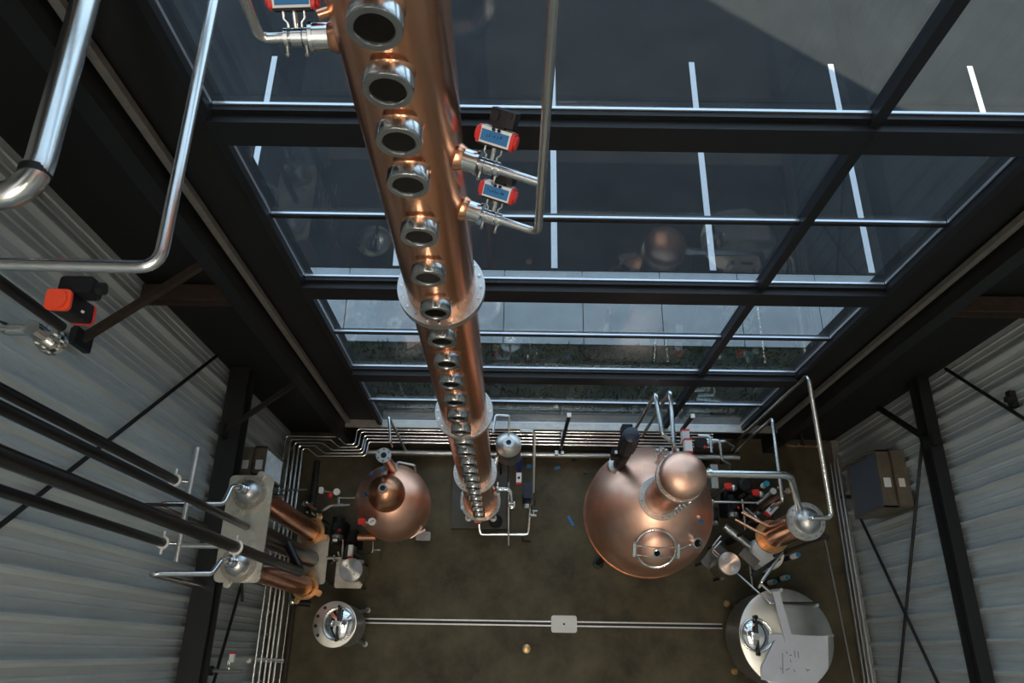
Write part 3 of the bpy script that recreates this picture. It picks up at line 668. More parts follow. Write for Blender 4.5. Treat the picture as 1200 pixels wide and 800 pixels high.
# ---------------- reflux canister beside the column
KX, KY, KZ = -.035, 2.285, 2.0
ck = thing('reflux_canister', 'small upright steel canister with an open port beside the tall column', 'canister', (KX, KY, 0))
MB().lathe([(0, 1.42), (.10, 1.42), (.148, 1.5), (.15, KZ-.05), (.146, KZ-.03)], (KX, KY, 0), n=40).build('body', 'steel_dark', ck)
MB().lathe([(.155, KZ-.045), (.155, KZ-.03), (.10, KZ+.03), (.055, KZ+.05)], (KX, KY, 0), n=40).build('lid', 'brushed', ck)
pt = MB().ring((KX, KY, KZ+.04), (0,0,1), .03, .065, .03, 28).build('port_flange', 'steel', ck); MB().lathe([(.031, KZ+.06), (0, KZ+.06)], (KX, KY, 0), n=20).build('port_hole', 'hole', pt)
for k in range(3):
    a = .5 + 2.094*k; MB().cyl((KX+.13*math.cos(a), KY+.13*math.sin(a), 1.5), (KX+.13*math.cos(a), KY+.13*math.sin(a), .003), .014, n=8).build('leg', 'iron', ck)
MB().tube([V((KX, KY+.11, KZ+.0)), V((KX, KY+.11, KZ+.05)), pz(597, 487, KZ+.12), pz(581, 486, KZ+.12), V((AX+.19, KY+.1, KZ+.12))], .014, .03).build('vent_tube', 'steel_pipe', ck)
MB().cyl((KX-.14, KY-.08, 1.7), (AX+.17, AY+.08, 1.62), .035).torus((KX-.19, KY-.12, 1.68), (V((AX+.17, AY+.08, 1.62))-V((KX-.14, KY-.08, 1.7))), .042, .014).build('link_tube', 'steel', ck)
k1 = pz(626, 505, 1.7)
pipe('loop_pipe', [V((KX+.14, k1.y, 1.7)), k1, V((k1.x+.01, pz(627, 590, 1.0).y+.1, 1.2)), V((k1.x+.01, pz(627, 590, .6).y, .6))], .02, 'steel_pipe', 'steel pipe looping from the canister down to the small pump', bend=.05)
c = pz(608, 545, 1.0)
pipe('blue_hose', [V((KX+.12, KY-.05, 1.5)), V((c.x, c.y+.02, 1.25)), V((c.x+.005, c.y-.05, .95))], .038, 'blue_hose', 'short thick blue hose below the steel canister', bend=.1, cat='hose', n=14)
p = pz(608, 560, .85); t = thing('pneumatic_actuator', 'white actuator with red ends below the blue hose', 'actuator', p)
b_ = MB().box(p, (.068, .13, .07)).build('body', 'white', t, smooth=False); MB().cyl(p+V((0,-.005,.034)), p+V((0,-.005,.05)), .017).build('port_plug', 'ink', b_)
for sg in (-1, 1): MB().rbox(p+V((0, sg*.076, 0)), (.07, .024, .074), .01).build('end_cap', 'red', t)
MB().cyl(p+V((0,0,-.03)), p+V((0,-.0,-.4)), .025).build('stem', 'steel', t)
e = pz(577, 573, .75)
t = thing('outlet_pipe', 'copper and steel elbow pipe leaving the foot of the column to the right', 'pipe', e)
MB().cyl(V((AX+.17, e.y, .72)), e+V((.05,0,0)), .03).build('copper_stub', 'copper', t)
MB().torus(e+V((.07,0,0)), (1,0,0), .04, .015).cyl(e+V((.07,.03,0)), e+V((.07,.09,.02)), .012).build('clamp', 'steel', t)
MB().tube([e+V((.08,0,0)), e+V((.24,0,0)), e+V((.26,-.15,-.1)), e+V((.26,-.17,-.5))], .03, .08, 12).build('elbow', 'steel_pipe', t)
for dz in (-.12, -.25): MB().torus(e+V((.26,-.165,dz)), (0,0,1), .036, .014).build('clamp', 'steel', t)
p = pz(620, 578, .35); t = thing('transfer_pump', 'small dark blue pump on the floor right of the column', 'pump', (p.x, p.y, 0))
MB().rbox((p.x, p.y+.03, .3), (.16, .22, .24), .03).cyl((p.x, p.y, .2), (p.x, p.y-.12, .2), .09, n=24).box((p.x, p.y+.02, .09), (.14, .2, .17)).build('motor', 'navy', t); MB().cyl((p.x-.03, p.y-.14, .3), (p.x-.03, p.y-.2, .3), .05).build('head', 'steel', t)
w0 = [pz(561, 613, .25), pz(563, 626, .2), pz(619, 626, .2), pz(621, 600, .25), pz(621, 590, .3)]
pipe('floor_loop_pipe', w0, .02, 'steel_pipe', 'U-shaped steel pipe low around the front of the column plinth', bend=.05)
p = pz(560, 608, .3); t = thing('drain_valve', 'small red and white drain valve at the foot of the column', 'valve', p)
MB().box(p+V((0,-.03,0)), (.09, .03, .05)).build('body', 'white', t); MB().box(p+V((0,-.055,0)), (.08, .02, .05)).build('handle', 'red', t); MB().cyl(p+V((0,.02,-.02)), p+V((0,.09,-.02)), .045).build('neck', 'black_plastic', t)
p = pz(596, 600, .3); pipe('support_rod', [pz(596, 560, .55), pz(596, 639, .18)], .014, 'steel_dull', 'straight thin rod crossing the U-shaped floor pipe', cat='rod')
p = pz(622, 603, .3); t = thing('sample_tap', 'small shiny sample tap at the end of the U-shaped pipe', 'tap', p)
MB().cyl(p+V((-.02,0,-.02)), p+V((.08,-.01,0)), .022).cyl(p+V((.04,0,0)), p+V((.04,.05,.03)), .012).bar(p+V((.02,.05,.03)), p+V((.09,.05,.03)), .02, .012).build('body', 'steel', t)
MB().torus(p+V((0,0,-.02)), (1,0,0), .026, .01).build('clamp', 'steel', t)
p = pz(614, 634, .01); tag(MB().tube([p+V((-.02,.06,.012)), p+V((-.02,0,.012)), p+V((.1,0,.012))], .012, .02).build('floor_bracket', 'iron'), 'small dark hooked bracket lying on the floor by the plinth', 'bracket')
# ---------------- pipe rack along the front wall and round the left corner
zr_ = .45
for k in range(5):
    yy = (502.3, 505.8, 510, 513.7, 517.6)[k]
    yj = (520.3, 523.6, 527, 530.6, 534)[k]
    xj = (417, 421, 425, 427, 430)[k]
    xc = (335.5, 341, 346, 350.5, 355)[k]; yc = (511.5, 515, 518.6, 522, 525.5)[k]
    xe = (303, 309.5, 316, 322.5, 329)[k]
    e0 = pz(835, yy+2.2, zr_); j0 = pz(xj+2, yy, zr_); j1 = pz(xj-1.5, yj, zr_)
    m1_ = pz((405, 398, 390, 381, 372)[k], yj, zr_); m2_ = pz((396, 388, 378, 370, 362)[k], yc, zr_)
    c_ = pz(xc, yc, zr_); c_ = V((c_.x, m2_.y, zr_)); e_ = pz(xe, 772, zr_); d_ = (e_-c_)
    end = c_ + d_*1.35
    Y0 = j0.y
    pipe('supply_pipe', [V((e0.x, Y0, zr_)), j0, j1, m1_, m2_, c_, V((c_.x, end.y, zr_))], .0165, 'steel_pipe', 'thin steel supply pipe along the wall and left corner, %s of five' % ('outermost', 'second outermost', 'middle', 'second innermost', 'innermost')[k], 'five parallel supply pipes', bend=.05, n=8)
for k, xe in enumerate((325, 333, 337)):
    a_ = pz(xe+8, 690, .016); b__ = pz(xe-3.5, 830, .016)
    pipe('return_pipe', [a_, V((a_.x, b__.y, .016))], .014, 'steel_pipe', ('short lower steel pipe under the left condensers, closest to the supply pipes', 'short lower steel pipe under the left condensers, between two like it', 'short lower steel pipe under the left condensers, closest to the brownish floor pipe')[k], 'lower pipes beside the bundle', n=8)
a_ = pz(346, 692, .1); pipe('floor_main', [V((a_.x, a_.y+.1, .1)), V((a_.x, -1.2, .1))], .032, 'rust', 'brownish pipe lying on the floor beside the left pipe bundle')
a_ = pz(367, 535, .3); pipe('floor_main', [V((a_.x, a_.y, .06)), V((a_.x, pz(363, 600, .06).y, .06))], .045, 'iron', 'dark upright main behind the left condenser outlet')
t = thing('pipe_clamp_bar', 'slim clamp bar across the left pipe bundle', 'clamp', pz(318, 772, zr_))
MB().bar(pz(300, 772, zr_+.03), pz(333, 773, zr_+.03), .02, .012).build('strap', 'steel_satin', t); MB().bar(pz(300, 774.5, zr_-.03), pz(333, 775.5, zr_-.03), .02, .012).build('strap', 'steel_dull', t)
tag(MB().box(pz(292, 774, .5), (.05, .05, .05)).build('junction_box', 'offwhite'), 'tiny pale box next to the left pipe bundle', 'box')
a_ = pz(322, 574, .49); b__ = pz(360, 573.5, .49)
tag(MB().cyl(a_, b__, .011).build('pipe_clamp_bar', 'steel_dull'), 'thin bar laid across the supply pipes by the left condensers', 'clamp')
wp0, wp1 = py(428, 527, 2.62), py(873, 530, 2.62)
t = thing('wall_main', 'thick steel main pipe lying along the foot of the front wall', 'pipe', (wp0.x, 2.62, 0))
MB().cyl((wp0.x, 2.62, .2), (wp1.x, 2.62, .2), .05, n=20).build('tube', 'steel_satin', t)
for x in (wp0.x+.3, 0.9, wp1.x-.2): MB().box((x, 2.62, .075), (.05, .1, .145)).build('foot', 'iron', t)
for (xb, yb, xt, yt, hz, nm) in ((655, 531, 667, 486, 1.87, 'before the sill rail, between canister and large still'), (803, 512, 812, 487, .95, 'behind the large still')):
    b0 = pz(xt, yt, hz if hz > 1 else 1.35); t = thing('support_post', 'slim dark post with pale cap ' + nm, 'post', (b0.x, b0.y, 0))
    MB().bar((b0.x, b0.y, .005), (b0.x, b0.y, b0.z-.02), .04).build('post', 'iron', t); MB().box((b0.x, b0.y, b0.z-.01), (.05, .05, .03)).build('cap', 'white', t)
    if hz > 1:
        MB().bar((b0.x, b0.y, .62), (b0.x, b0.y+.22, .62), .03).build('arm', 'steel_dull', t); MB().box((b0.x-.06, b0.y-.07, .27), (.05, .06, .1)).box((b0.x+.02, b0.y-.07, .27), (.04, .05, .1)).build('clamp', 'steel', t)
# ---------------- left condenser frame
LX, LZ = -2.57, 3.2
LY = (1.42, 1.09, .745)
lc = thing('twin_condenser', 'twin copper tube condenser between pale plates beside the left cladding', 'condenser', (LX, LY[1], 0))
MB().rbox((LX-.01, LY[1]+.0, LZ-.012), (.44, 1.02, .02), .05).build('top_plate', 'steel_plate', lc)
MB().rbox((LX, LY[1], .62), (.42, .62, .02), .04).build('bottom_plate', 'steel_plate', lc)
for k in (0, 2):
    y = LY[k]
    MB().lathe([(.118, .78), (.118, LZ-.02)], (LX, y, 0), n=36).build('copper_shell', 'copper_dark', lc)
    MB().lathe([(.118, .85), (.135, .8), (.135, .78), (0, .78)], (LX, y, 0), n=36).build('shell_foot', 'copper', lc)
    for zf, mt in ((LZ, 'steel_plate'), (.74, 'brass')):
        mb = MB().ring((LX, y, zf), (0,0,1), .05, .168, .025, 40)
        for j in range(4):
            a = PI/4 + j*PI/2 + .35; q = V((LX+.185*math.cos(a), y+.185*math.sin(a), zf+.011)); mb.rbox(q, (.10, .075, .022), .03, Matrix.Rotation(a, 3, 'Z'))
        f_ = mb.build('ear_flange', mt, lc)
        mb = MB()
        for j in range(4):
            a = PI/4 + j*PI/2 + .35; q = V((LX+.195*math.cos(a), y+.195*math.sin(a), zf+.02)); mb.cyl(q, q+V((0,0,.02)), .022, n=8)
        mb.build('ear_bolt', mt, f_)
    hd_ = MB().ring((LX, y, LZ+.028), (0,0,1), .09, .165, .03, 40).build('head_ring', 'steel_dull', lc); MB().bolts((LX, y, LZ+.058), (0,0,1), .145, 16, .013, .014).build('bolt_ring', 'brass', hd_)
    MB().lathe([(.118, LZ+.05), (.116, LZ+.08), (.10, LZ+.125), (.065, LZ+.16), (.03, LZ+.17), (0, LZ+.17)], (LX, y, 0), n=36).build('head_dome', 'steel_satin', lc)
    for j, dz in enumerate((.18, .215, .25)): MB().torus((LX-.01*j, y, LZ+dz), (-.3,0,1), .036, .014, 20, 6).build('clamp', 'steel', hd_)
MB().lathe([(.105, .63), (.105, LZ-.02)], (LX, LY[1], 0), n=32).build('centre_shell', 'black_pipe', lc)
for sx, sy in ((-1,-1),(1,-1),(-1,1),(1,1)): MB().cyl((LX+sx*.17, LY[1]+sy*.26, .003), (LX+sx*.17, LY[1]+sy*.26, .62), .02).build('leg', 'steel_dull', lc)
for k in (0, 2):
    MB().cyl((LX+.1, LY[k]+.02, LZ-.22), (LX+.26, LY[k]+.02, LZ-.22), .02).build('side_nozzle', 'steel', lc)
MB().cyl((LX+.2, LY[1]+.01, .64), (LX+.40, LY[1]+.02, .64), .022).torus((LX+.3, LY[1]+.015, .64), (1,0,0), .03, .012).build('outlet', 'steel', lc)
for k, (y, xe) in enumerate(((LY[0], 176), (LY[2], 172))):
    h0 = V((LX-.02, y, LZ+.17)); ye = (590, 672)[k]
    end = pz(xe, ye, 4.0); end = V((max(end.x, XL+.1), end.y, 4.0))
    m1_ = pz(*((271, 571, 3.58), (259, 657, 3.58))[k]); m2_ = pz(*((262, 590, 3.66), (248, 672, 3.66))[k])
    pipe('hook_pipe', [h0, h0+V((-.02,0,.17)), m1_, m2_, end, V((end.x, end.y, 2.745))], .024, 'steel_pipe', 'hooked steel pipe from the %s condenser head dropping behind the top plate' % ('window-side' if k == 0 else 'far-from-window'), bend=.06, n=12)
# vertical black pipes from the roof down to the left condensers
bz = 4.25
for (x, y, z, r, nm, zend) in ((206, 563, bz, .036, 'ending at the pale cross bar, on the window side', 0), (192, 636, bz, .034, 'ending at the pale cross bar, away from the windows', 0), (289, 617, LZ+.01, .034, 'standing on the condenser top plate', 0), (276, 641, 4.25, .046, 'thickest, passing down in front of the condenser tubes', -2.1)):
    b0 = pz(x, y, z); t = thing('riser_pipe', 'black vertical riser pipe ' + nm, 'pipe', b0+V((0,0,zend)))
    MB().tube([V((b0.x, b0.y, ZC-.01)), b0+V((0,0,zend))] + ([V((LX+.1, LY[1], b0.z+zend-.05))] if zend else []), r, .12, 18).build('tube', 'black_pipe', t)
    if z == bz and not zend: MB().torus(b0+V((0,0,.02)), (0,0,1), r+.008, .012, 20, 6).cyl(b0+V((0,r,.02)), b0+V((0,r+.06,.02)), .01).cyl(b0+V((0,-r,.02)), b0+V((0,-r-.06,.02)), .01).build('pipe_clamp', 'offwhite', t); MB().cyl(b0+V((0,0,0)), b0+V((.11,0,-.03)), .012).build('clamp_rod', 'steel', t)
    if zend: MB().torus(b0, (0,0,1), r+.006, .012, 20, 6).cyl(b0+V((0,r,0)), b0+V((0,r+.05,0)), .01).cyl(b0+V((0,-r,0)), b0+V((0,-r-.05,0)), .01).build('pipe_clamp', 'offwhite', t)
c0, c1 = pz(231.5, 524, bz-.03), pz(208, 658, bz-.03)
cb = thing('cross_bar', 'pale straight steel bar clamping the black riser pipes', 'bar', (c0+c1)/2)
MB().cyl(c0, V((c0.x, c1.y, c0.z)), .024, n=16).build('bar', 'steel_satin', cb)
q0 = pz(215, 639, bz-.03); MB().cyl(V((c0.x, q0.y, q0.z)), V((pz(263, 641, bz-.03).x, q0.y, q0.z)), .022).build('side_arm', 'steel_satin', cb)
MB().cyl(V((c0.x-.02, c0.y-.5, c0.z)), V((XL+.02, c0.y-.5, c0.z)), .015).build('wall_stay', 'iron', cb)
# ---------------- receivers with turned lids
def receiver(x, y, zt, r, px_, py_, ang, label, label2):
    c = pz(x, y, zt); t = thing('spirit_receiver', label, 'receiver', (c.x, c.y, 0))
    MB().lathe([(0, .42), (r*.9, .42), (r*.96, .46), (r*.96, zt-.02)], (c.x, c.y, 0), n=36).build('body', 'steel', t)
    l_ = MB().lathe([(r, zt-.03), (r, zt-.004), (r*.97, zt), (0, zt)], (c.x, c.y, 0), n=48).build('lid', 'turned_steel', t, org=(c.x, c.y, zt))
    for k in (0, 1): MB().cyl((c.x+(-.05, .05)[k], c.y+(.05, -.05)[k], zt), (c.x+(-.05, .05)[k], c.y+(.05, -.05)[k], zt+.015), .016).build('lid_plug', 'steel_dull', l_)
    q = pz(px_, py_, .42); MB().rbox((q.x, q.y, .40), (.36, .36, .02), .03, Matrix.Rotation(ang, 3, 'Z')).build('base_plate', 'steel_dark' if ang else 'steel_plate', t)
    R = Matrix.Rotation(ang, 3, 'Z')
    for sx, sy in ((-1,-1),(1,-1),(-1,1),(1,1)):
        o = V((q.x, q.y, 0)) + R@V((sx*.15, sy*.15, 0)); MB().cyl(o+V((0,0,.003)), o+V((0,0,.40)), .016).build('leg', 'iron', t)
    return t, c
receiver(411, 667.5, .95, .143, 409, 672, 0, 'round steel receiver with turned lid beside the left condensers', '')
t, c = receiver(855, 660, .95, .138, 843, 657, PI/4*1.1, 'round steel receiver with turned lid on a tilted square plate by the large still', '')
for k in range(2):
    o = pz(836-k*2, 647+k*7, .6); MB().tube([pz(845, 628+k*6, .6), pz(834-k*0, 641+k*5, .6), pz(848, 656+k*3, .6)], .013, .03).build('side_pipe', 'steel_pipe', t)
# ---------------- small tank on the left
TX, TY, TZ = -2.10, .297, 1.0
tl = thing('small_tank', 'small upright steel tank with a glossy round hatch on the left', 'tank', (TX, TY, 0))
MB().lathe([(0, .2), (.2, .22), (.25, .3), (.25, TZ-.03)], (TX, TY, 0), n=48).build('body', 'steel_dull', tl)
MB().lathe([(.262, TZ-.03), (.262, TZ-.01), (.19, TZ), (0, TZ+.002)], (TX, TY, 0), n=48).build('lid', 'brushed', tl, org=(TX, TY, TZ))
hc = V((TX+.055, TY+.005, TZ))
h_ = MB().torus(hc+V((0,0,.02)), (0,0,1), .185, .014, 44, 8).ring(hc, (0,0,1), .17, .185, .02, 44).build('hatch_rim', 'steel', tl)
MB().lathe([(.178, .015), (.15, .035), (.09, .055), (0, .062)], hc, n=44).build('hatch_dome', 'mirror', tl)
MB().bar(hc+V((0,-.2,.07)), hc+V((0,.2,.07)), .025, .02).cyl(hc+V((0,.19,.02)), hc+V((0,.19,.1)), .018).cyl(hc+V((0,-.19,.02)), hc+V((0,-.19,.1)), .014).build('clamp_bar', 'iron', tl)
MB().cyl(hc+V((0,0,.06)), hc+V((0,0,.10)), .03).ball(hc+V((-.07,.0,.08)), .04).build('clamp_knob', 'steel', tl)
mb = MB()
for a in (2.2, 2.75, 3.25, 3.75): mb.cyl((TX+.225*math.cos(a), TY+.225*math.sin(a), TZ-.008), (TX+.225*math.cos(a), TY+.225*math.sin(a), TZ+.006), .02, n=12)
mb.build('lid_grommet', 'hole', tl)
for sx, sy in ((1,1),(1,-1),(-1,1),(-1,-1)):
    q = V((TX+sx*.21, TY+sy*.21, 0)); MB().cyl(q+V((0,0,.003)), q+V((-sx*.04,-sy*.04,.4)), .022).cyl(q+V((0,0,.001)), q+V((0,0,.02)), .035).build('leg', 'steel_dull', tl)
# ---------------- large tank on the right
GX, GY, GZ, GR = 3.333, .222, 1.0, .562
tg = thing('large_tank', 'wide round steel tank with brushed lid beside the right cladding', 'tank', (GX, GY, 0))
MB().lathe([(0, .15), (.4, .17), (.52, .25), (.55, .32), (.55, GZ-.03)], (GX, GY, 0), n=72).build('body', 'steel_dull', tg)
MB().lathe([(GR, GZ-.03), (GR, GZ-.008), (GR-.02, GZ), (.3, GZ+.03), (0, GZ+.045)], (GX, GY, 0), n=72).build('lid', 'brushed', tg, org=(GX, GY, GZ))
for a in (.1, 2.2, 4.2): 
    q = V((GX+.5*math.cos(a), GY+.5*math.sin(a), 0)); MB().cyl(q+V((0,0,.003)), q+V((0,0,.35)), .03).build('leg', 'steel_dull', tg)
hc = pz(886, 744, GZ+.02)
MB().torus(hc+V((0,0,.02)), (0,0,1), .185, .013, 48, 8).ring(hc, (0,0,1), .172, .187, .025, 48).build('hatch_rim', 'steel', tg)
MB().lathe([(.176, .012), (.15, .035), (.09, .055), (0, .062)], hc, n=44).build('hatch_dome', 'mirror', tg)
MB().bar(hc+V((-.01,-.21,.07)), hc+V((0,.2,.07)), .022, .02).cyl(hc+V((0,.2,.0)), hc+V((0,.2,.08)), .025).cyl(hc+V((-.01,-.21,.0)), hc+V((-.01,-.21,.08)), .02).build('clamp_bar', 'iron', tg)
MB().cyl(hc+V((-.02,-.02,.06)), hc+V((-.02,-.02,.10)), .04).build('clamp_knob', 'steel', tg)
b0, b1 = pz(902, 706, GZ+.04), pz(957, 706, GZ+.04); MB().bar(b0, b1, .022, .03).build('lid_bar', 'iron', tg)
for (x, y) in ((974.5, 744.5), (957, 709), (915, 691)): q = pz(x, y, GZ+.01); MB().cyl(q+V((0,0,-.02)), q+V((0,0,.025)), .022, n=12).build('lid_clamp', 'steel', tg)
sh = [pz(x, y, GZ+.062) for x, y in ((901, 743), (970, 745), (971, 783), (958, 800), (945, 806), (892, 796), (892, 782), (908, 750), (901, 754))]
pl = thing('cardboard_sheet', 'large pale torn cardboard sheet lying on the wide steel tank', 'cardboard', pz(930, 770, GZ+.05))
MB().prism(sh, .01).build('sheet', 'paper', pl, smooth=False)
for (x0, y0, x1, y1) in ((917, 765, 917.3, 789), (921, 763, 923, 766), (931, 762, 932, 770), (935, 763, 936, 771), (925, 768, 928, 767), (914, 782, 916, 784), (921, 785, 925, 783), (930, 784, 932, 787), (944, 783, 947, 786), (946, 786, 949, 784), (926, 772, 927, 776)): MB().bar(pz(x0, y0, GZ+.0632), pz(x1, y1, GZ+.0632), .006, .002).build('pen_mark', 'ink', pl, smooth=False)
sp = [pz(x, y, GZ+.078) for x, y in ((905, 693), (913.5, 693), (930, 751), (920, 751.5))]
tag(MB().prism(sp, .012).build('cardboard_strip', 'paper', smooth=False), 'narrow pale cardboard strip lying across the wide steel tank lid', 'cardboard')
# pipes by the large tank
pipe('link_pipe', [pz(918, 645, 1.1), pz(892, 682, 1.1), pz(889, 688, 1.0)], .02, 'steel_pipe', 'steel pipe slanting from the right condenser to the wide tank', bend=.04)
pipe('link_pipe', [pz(864, 672, .7), pz(902, 706, GZ+.09), pz(907, 706, GZ+.09)], .014, 'steel_pipe', 'thin steel pipe from the tilted receiver to the wide tank lid', bend=.03)
pipe('link_pipe', [pz(892, 684, 1.08), pz(903, 694, 1.08)], .016, 'steel_pipe', 'short steel stub at the rim of the wide tank', bend=.03)
pipe('link_pipe', [pz(877, 652, .5), pz(882, 688, .5), pz(882, 690, .1)], .012, 'steel_dull', 'thin upright-looking rod between the tilted receiver and the wide tank', bend=.03)
for i, (x, y, z, nm) in enumerate(((923, 676, .5, 'tall'), (908, 681, .45, 'short'), (935, 650, .8, 'nearest the cream pot'))):
    c = pz(x, y, z); t = thing('sample_bottle', 'small white bottle with teal cap behind the wide tank, %s one' % nm, 'bottle', (c.x, c.y, z-.2))
    MB().lathe([(0, -.2), (.035, -.2), (.035, -.05), (.018, -.02), (.018, 0), (0, 0)], c).build('body', 'white', t); MB().cyl(c, c+V((0,0,.03)), .026).build('cap', 'blue_tape' if i == 2 else 'teal', t)
    MB().cyl((c.x, c.y, .003), (c.x, c.y, z-.2), .03).build('stand', 'iron', t)
# floor feet bolts near tank
for (x, y, nm) in ((852, 707, 'between the receiver and wide tank'), (861, 786, 'beside the wide tank, below the slot drain line')):
    c = pz(x, y, .01); tag(MB().lathe([(0, .035), (.025, .035), (.03, .02), (.045, .01), (.045, 0)], V((c.x, c.y, 0)), n=16).build('levelling_pad', 'brass'), 'round brass levelling pad on the floor ' + nm, 'pad')
# ---------------- pumps, gauges and valves between the large still and the right condenser
def small_pump(x, y, z, label, red=True, s=1.):
    c = pz(x, y, z); t = thing('pump', label, 'pump', (c.x, c.y, 0))
    MB().cyl((c.x, c.y-.1*s, z), (c.x, c.y+.13*s, z), .085*s, n=24).box((c.x, c.y, z/2-.03), (.15*s, .2*s, z-.07)).build('motor', 'black_plastic', t)
    MB().box((c.x, c.y, z+.09*s), (.09*s, .1*s, .05)).build('terminal_box', 'black_plastic', t)
    MB().cyl((c.x, c.y-.1*s, z), (c.x, c.y-.16*s, z), .075*s, n=24).cyl((c.x, c.y-.13*s, z), (c.x, c.y-.13*s, z+.13*s), .022).build('head', 'steel_dull', t)
    if red: MB().ball((c.x+.05*s, c.y-.05*s, z+.115*s), .022).build('button', 'red', t)
small_pump(858, 592, .40, 'black motor pump on the floor between the large still and right condenser')
small_pump(883, 590, .45, 'black motor pump next to the white slanted actuator', False, 1.15)
small_pump(836, 604, .40, 'black motor pump close under the rim of the large still', False, .8)
for (x, y, z, mt, nm, a) in ((853, 569.5, .95, 'red', 'square red valve handle under the thick vapour pipe', 0), (885.5, 577, .9, 'red', 'small red valve handle beside the teal capped sensor', .1)):
    c = pz(x, y, z); t = thing('hand_valve', nm, 'valve', (c.x, c.y, 0))
    MB().rbox(c, (.085, .075, .05), .012, Matrix.Rotation(a, 3, 'Z')).build('handle', mt, t)
    MB().cyl(c+V((0,0,-.02)), V((c.x, c.y, .002)), .018).cyl(c+V((.03,0,-.1)), c+V((.12,-.02,-.1)), .03).ball(c+V((.09,-.01,-.06)), .045).build('body', 'steel_satin', t)
c = pz(874.5, 567, .9); t = thing('pump_motor', 'upright black motor with a flat round top under the vapour pipe', 'motor', (c.x, c.y, .2))
MB().lathe([(0, .2), (.07, .2), (.07, .75), (.085, .78), (.085, .88), (.06, .9), (0, .9)], (c.x, c.y, 0), n=28).build('body', 'black_plastic', t); MB().bolts((c.x, c.y, .9), (0,0,1), .05, 5, .008, .01).build('bolt_ring', 'iron', t); MB().box((c.x, c.y, .1), (.2, .2, .198)).build('base', 'black_paint', t)
c = pz(897.5, 567, 1.0); t = thing('level_sensor', 'white sensor with a teal cap beside the vapour pipe', 'sensor', (c.x, c.y, .3))
MB().cyl(c+V((0,0,-.12)), c, .035, n=20).build('housing', 'white', t); MB().cyl(c, c+V((0,0,.035)), .038, n=20).build('cap', 'teal', t); MB().cyl(c+V((0,0,-.12)), V((c.x, c.y, .3)), .018).cyl(V((c.x, c.y, .3)), V((c.x, c.y, .003)), .012).build('stem', 'steel', t)
c = pz(905, 576, .95); t = thing('pressure_gauge', 'round steel gauge on a short pipe beside the teal capped sensor', 'gauge', (c.x, c.y, .3))
MB().cyl(c, c+V((.0,0,.04)), .048, n=24).build('case', 'steel', t); MB().cyl(c+V((0,0,.04)), c+V((0,0,.044)), .038, n=24).build('dial', 'offwhite', t); MB().cyl(c+V((0,0,-.7)), c, .014).tube([c+V((0,0,-.1)), c+V((-.15,-.12,-.2))], .022).build('stem', 'steel_dull', t)
MB().torus(c+V((.09,.05,0)), (.3,-.8,.5), .018, .007, 16, 6).build('ring_nut', 'steel', t)
c = pz(904, 597, 1.2); t = thing('pneumatic_actuator', 'slanted white actuator with red ends leaning by the right condenser', 'actuator', c)
R = Matrix.Rotation(.75, 3, 'Z'); MB().box(c, (.15, .075, .075), R).build('body', 'white', t, smooth=False)
for sg in (-1, 1): MB().box(c+R@V((sg*.085,0,0)), (.022, .08, .08), R).build('end_cap', 'red', t)
MB().box(c+R@V((0,0,.039)), (.1, .012, .002), R).build('label_strip', 'ink', t); MB().cyl(c, V((c.x, c.y, .003)), .02).build('stem', 'steel_dull', t)
g0, g1 = pz(829.5, 588, 1.05), pz(886, 588.5, 1.05)
t = thing('cross_pipe', 'straight thin steel pipe with a ball end leaving the large still', 'pipe', g0)
MB().ball(g0, .045).torus(g0+V((.06,0,0)), (1,0,0), .03, .012).build('ball_joint', 'steel', t); MB().cyl(g0, g1, .014).build('tube', 'steel_pipe', t)
k0, k1 = pz(923, 575.5, 1.9), pz(886, 606, 1.1)
t = thing('slanting_pipe', 'brown open-ended pipe slanting above the white slanted actuator', 'pipe', V((k0.x, k0.y, .7)))
MB().cyl(k0, V((k0.x, k0.y, .6)), .022, n=14).build('tube', 'copper_dark', t); MB().ring(k0+V((0,0,-.01)), (0,0,1), .016, .034, .03, 20).build('rim', 'steel', t); MB().cyl(V((k0.x, k0.y, .6)), V((k0.x, k0.y, .003)), .016).build('stand', 'iron', t)
for i, pts in enumerate(([(870, 585, .9), (871, 598, .9), (884, 607, .9)], [(872, 598, .8), (873, 622, .8)], [(874, 595, .85), (884, 604, .85), (897, 616, .95)], [(886, 606, .9), (893, 612, .9), (899, 614, 1.3)])):
    pipe('tee_pipe', [pz(*q) for q in pts], .015, 'steel_pipe', ('branching small steel pipe left of the right condenser, first leg from the cross pipe', 'small straight steel leg dropping toward the tilted receiver', 'small steel pipe slanting to the condenser foot', 'small bent pipe joining the condenser outlet')[i], bend=.03)
c = pz(866, 630, .55); t = thing('filter_housing', 'grey cylindrical filter housing lying aslant by the condenser foot', 'filter', (c.x, c.y, .2))
d_ = V((.28, -.24, 0)); MB().cyl(c-d_*.5, c+d_*.5, .055, n=24).build('cartridge', 'steel_dull', t); MB().cyl(c-d_*.62, c-d_*.5, .045, n=20).build('cap', 'steel_satin', t); MB().cyl(c+V((0,0,-.04)), V((c.x, c.y, .003)), .03).build('foot', 'iron', t)
MB().tube([c+d_*.5, c+d_*.62, c+d_*.62+V((.06,.06,.1))], .02, .04).build('outlet', 'steel', t)
c = pz(838, 565, .7); tag(MB().rbox((c.x, c.y, .35), (.09, .15, .68), .01).build('control_box', 'galv'), 'pale narrow upright control box under the vapour pipe', 'box')
c = pz(838, 548, .6); tag(MB().rbox((c.x, c.y, .28), (.10, .12, .55), .01).build('control_box', 'steel_dull'), 'grey narrow upright control box behind the vapour pipe', 'box')
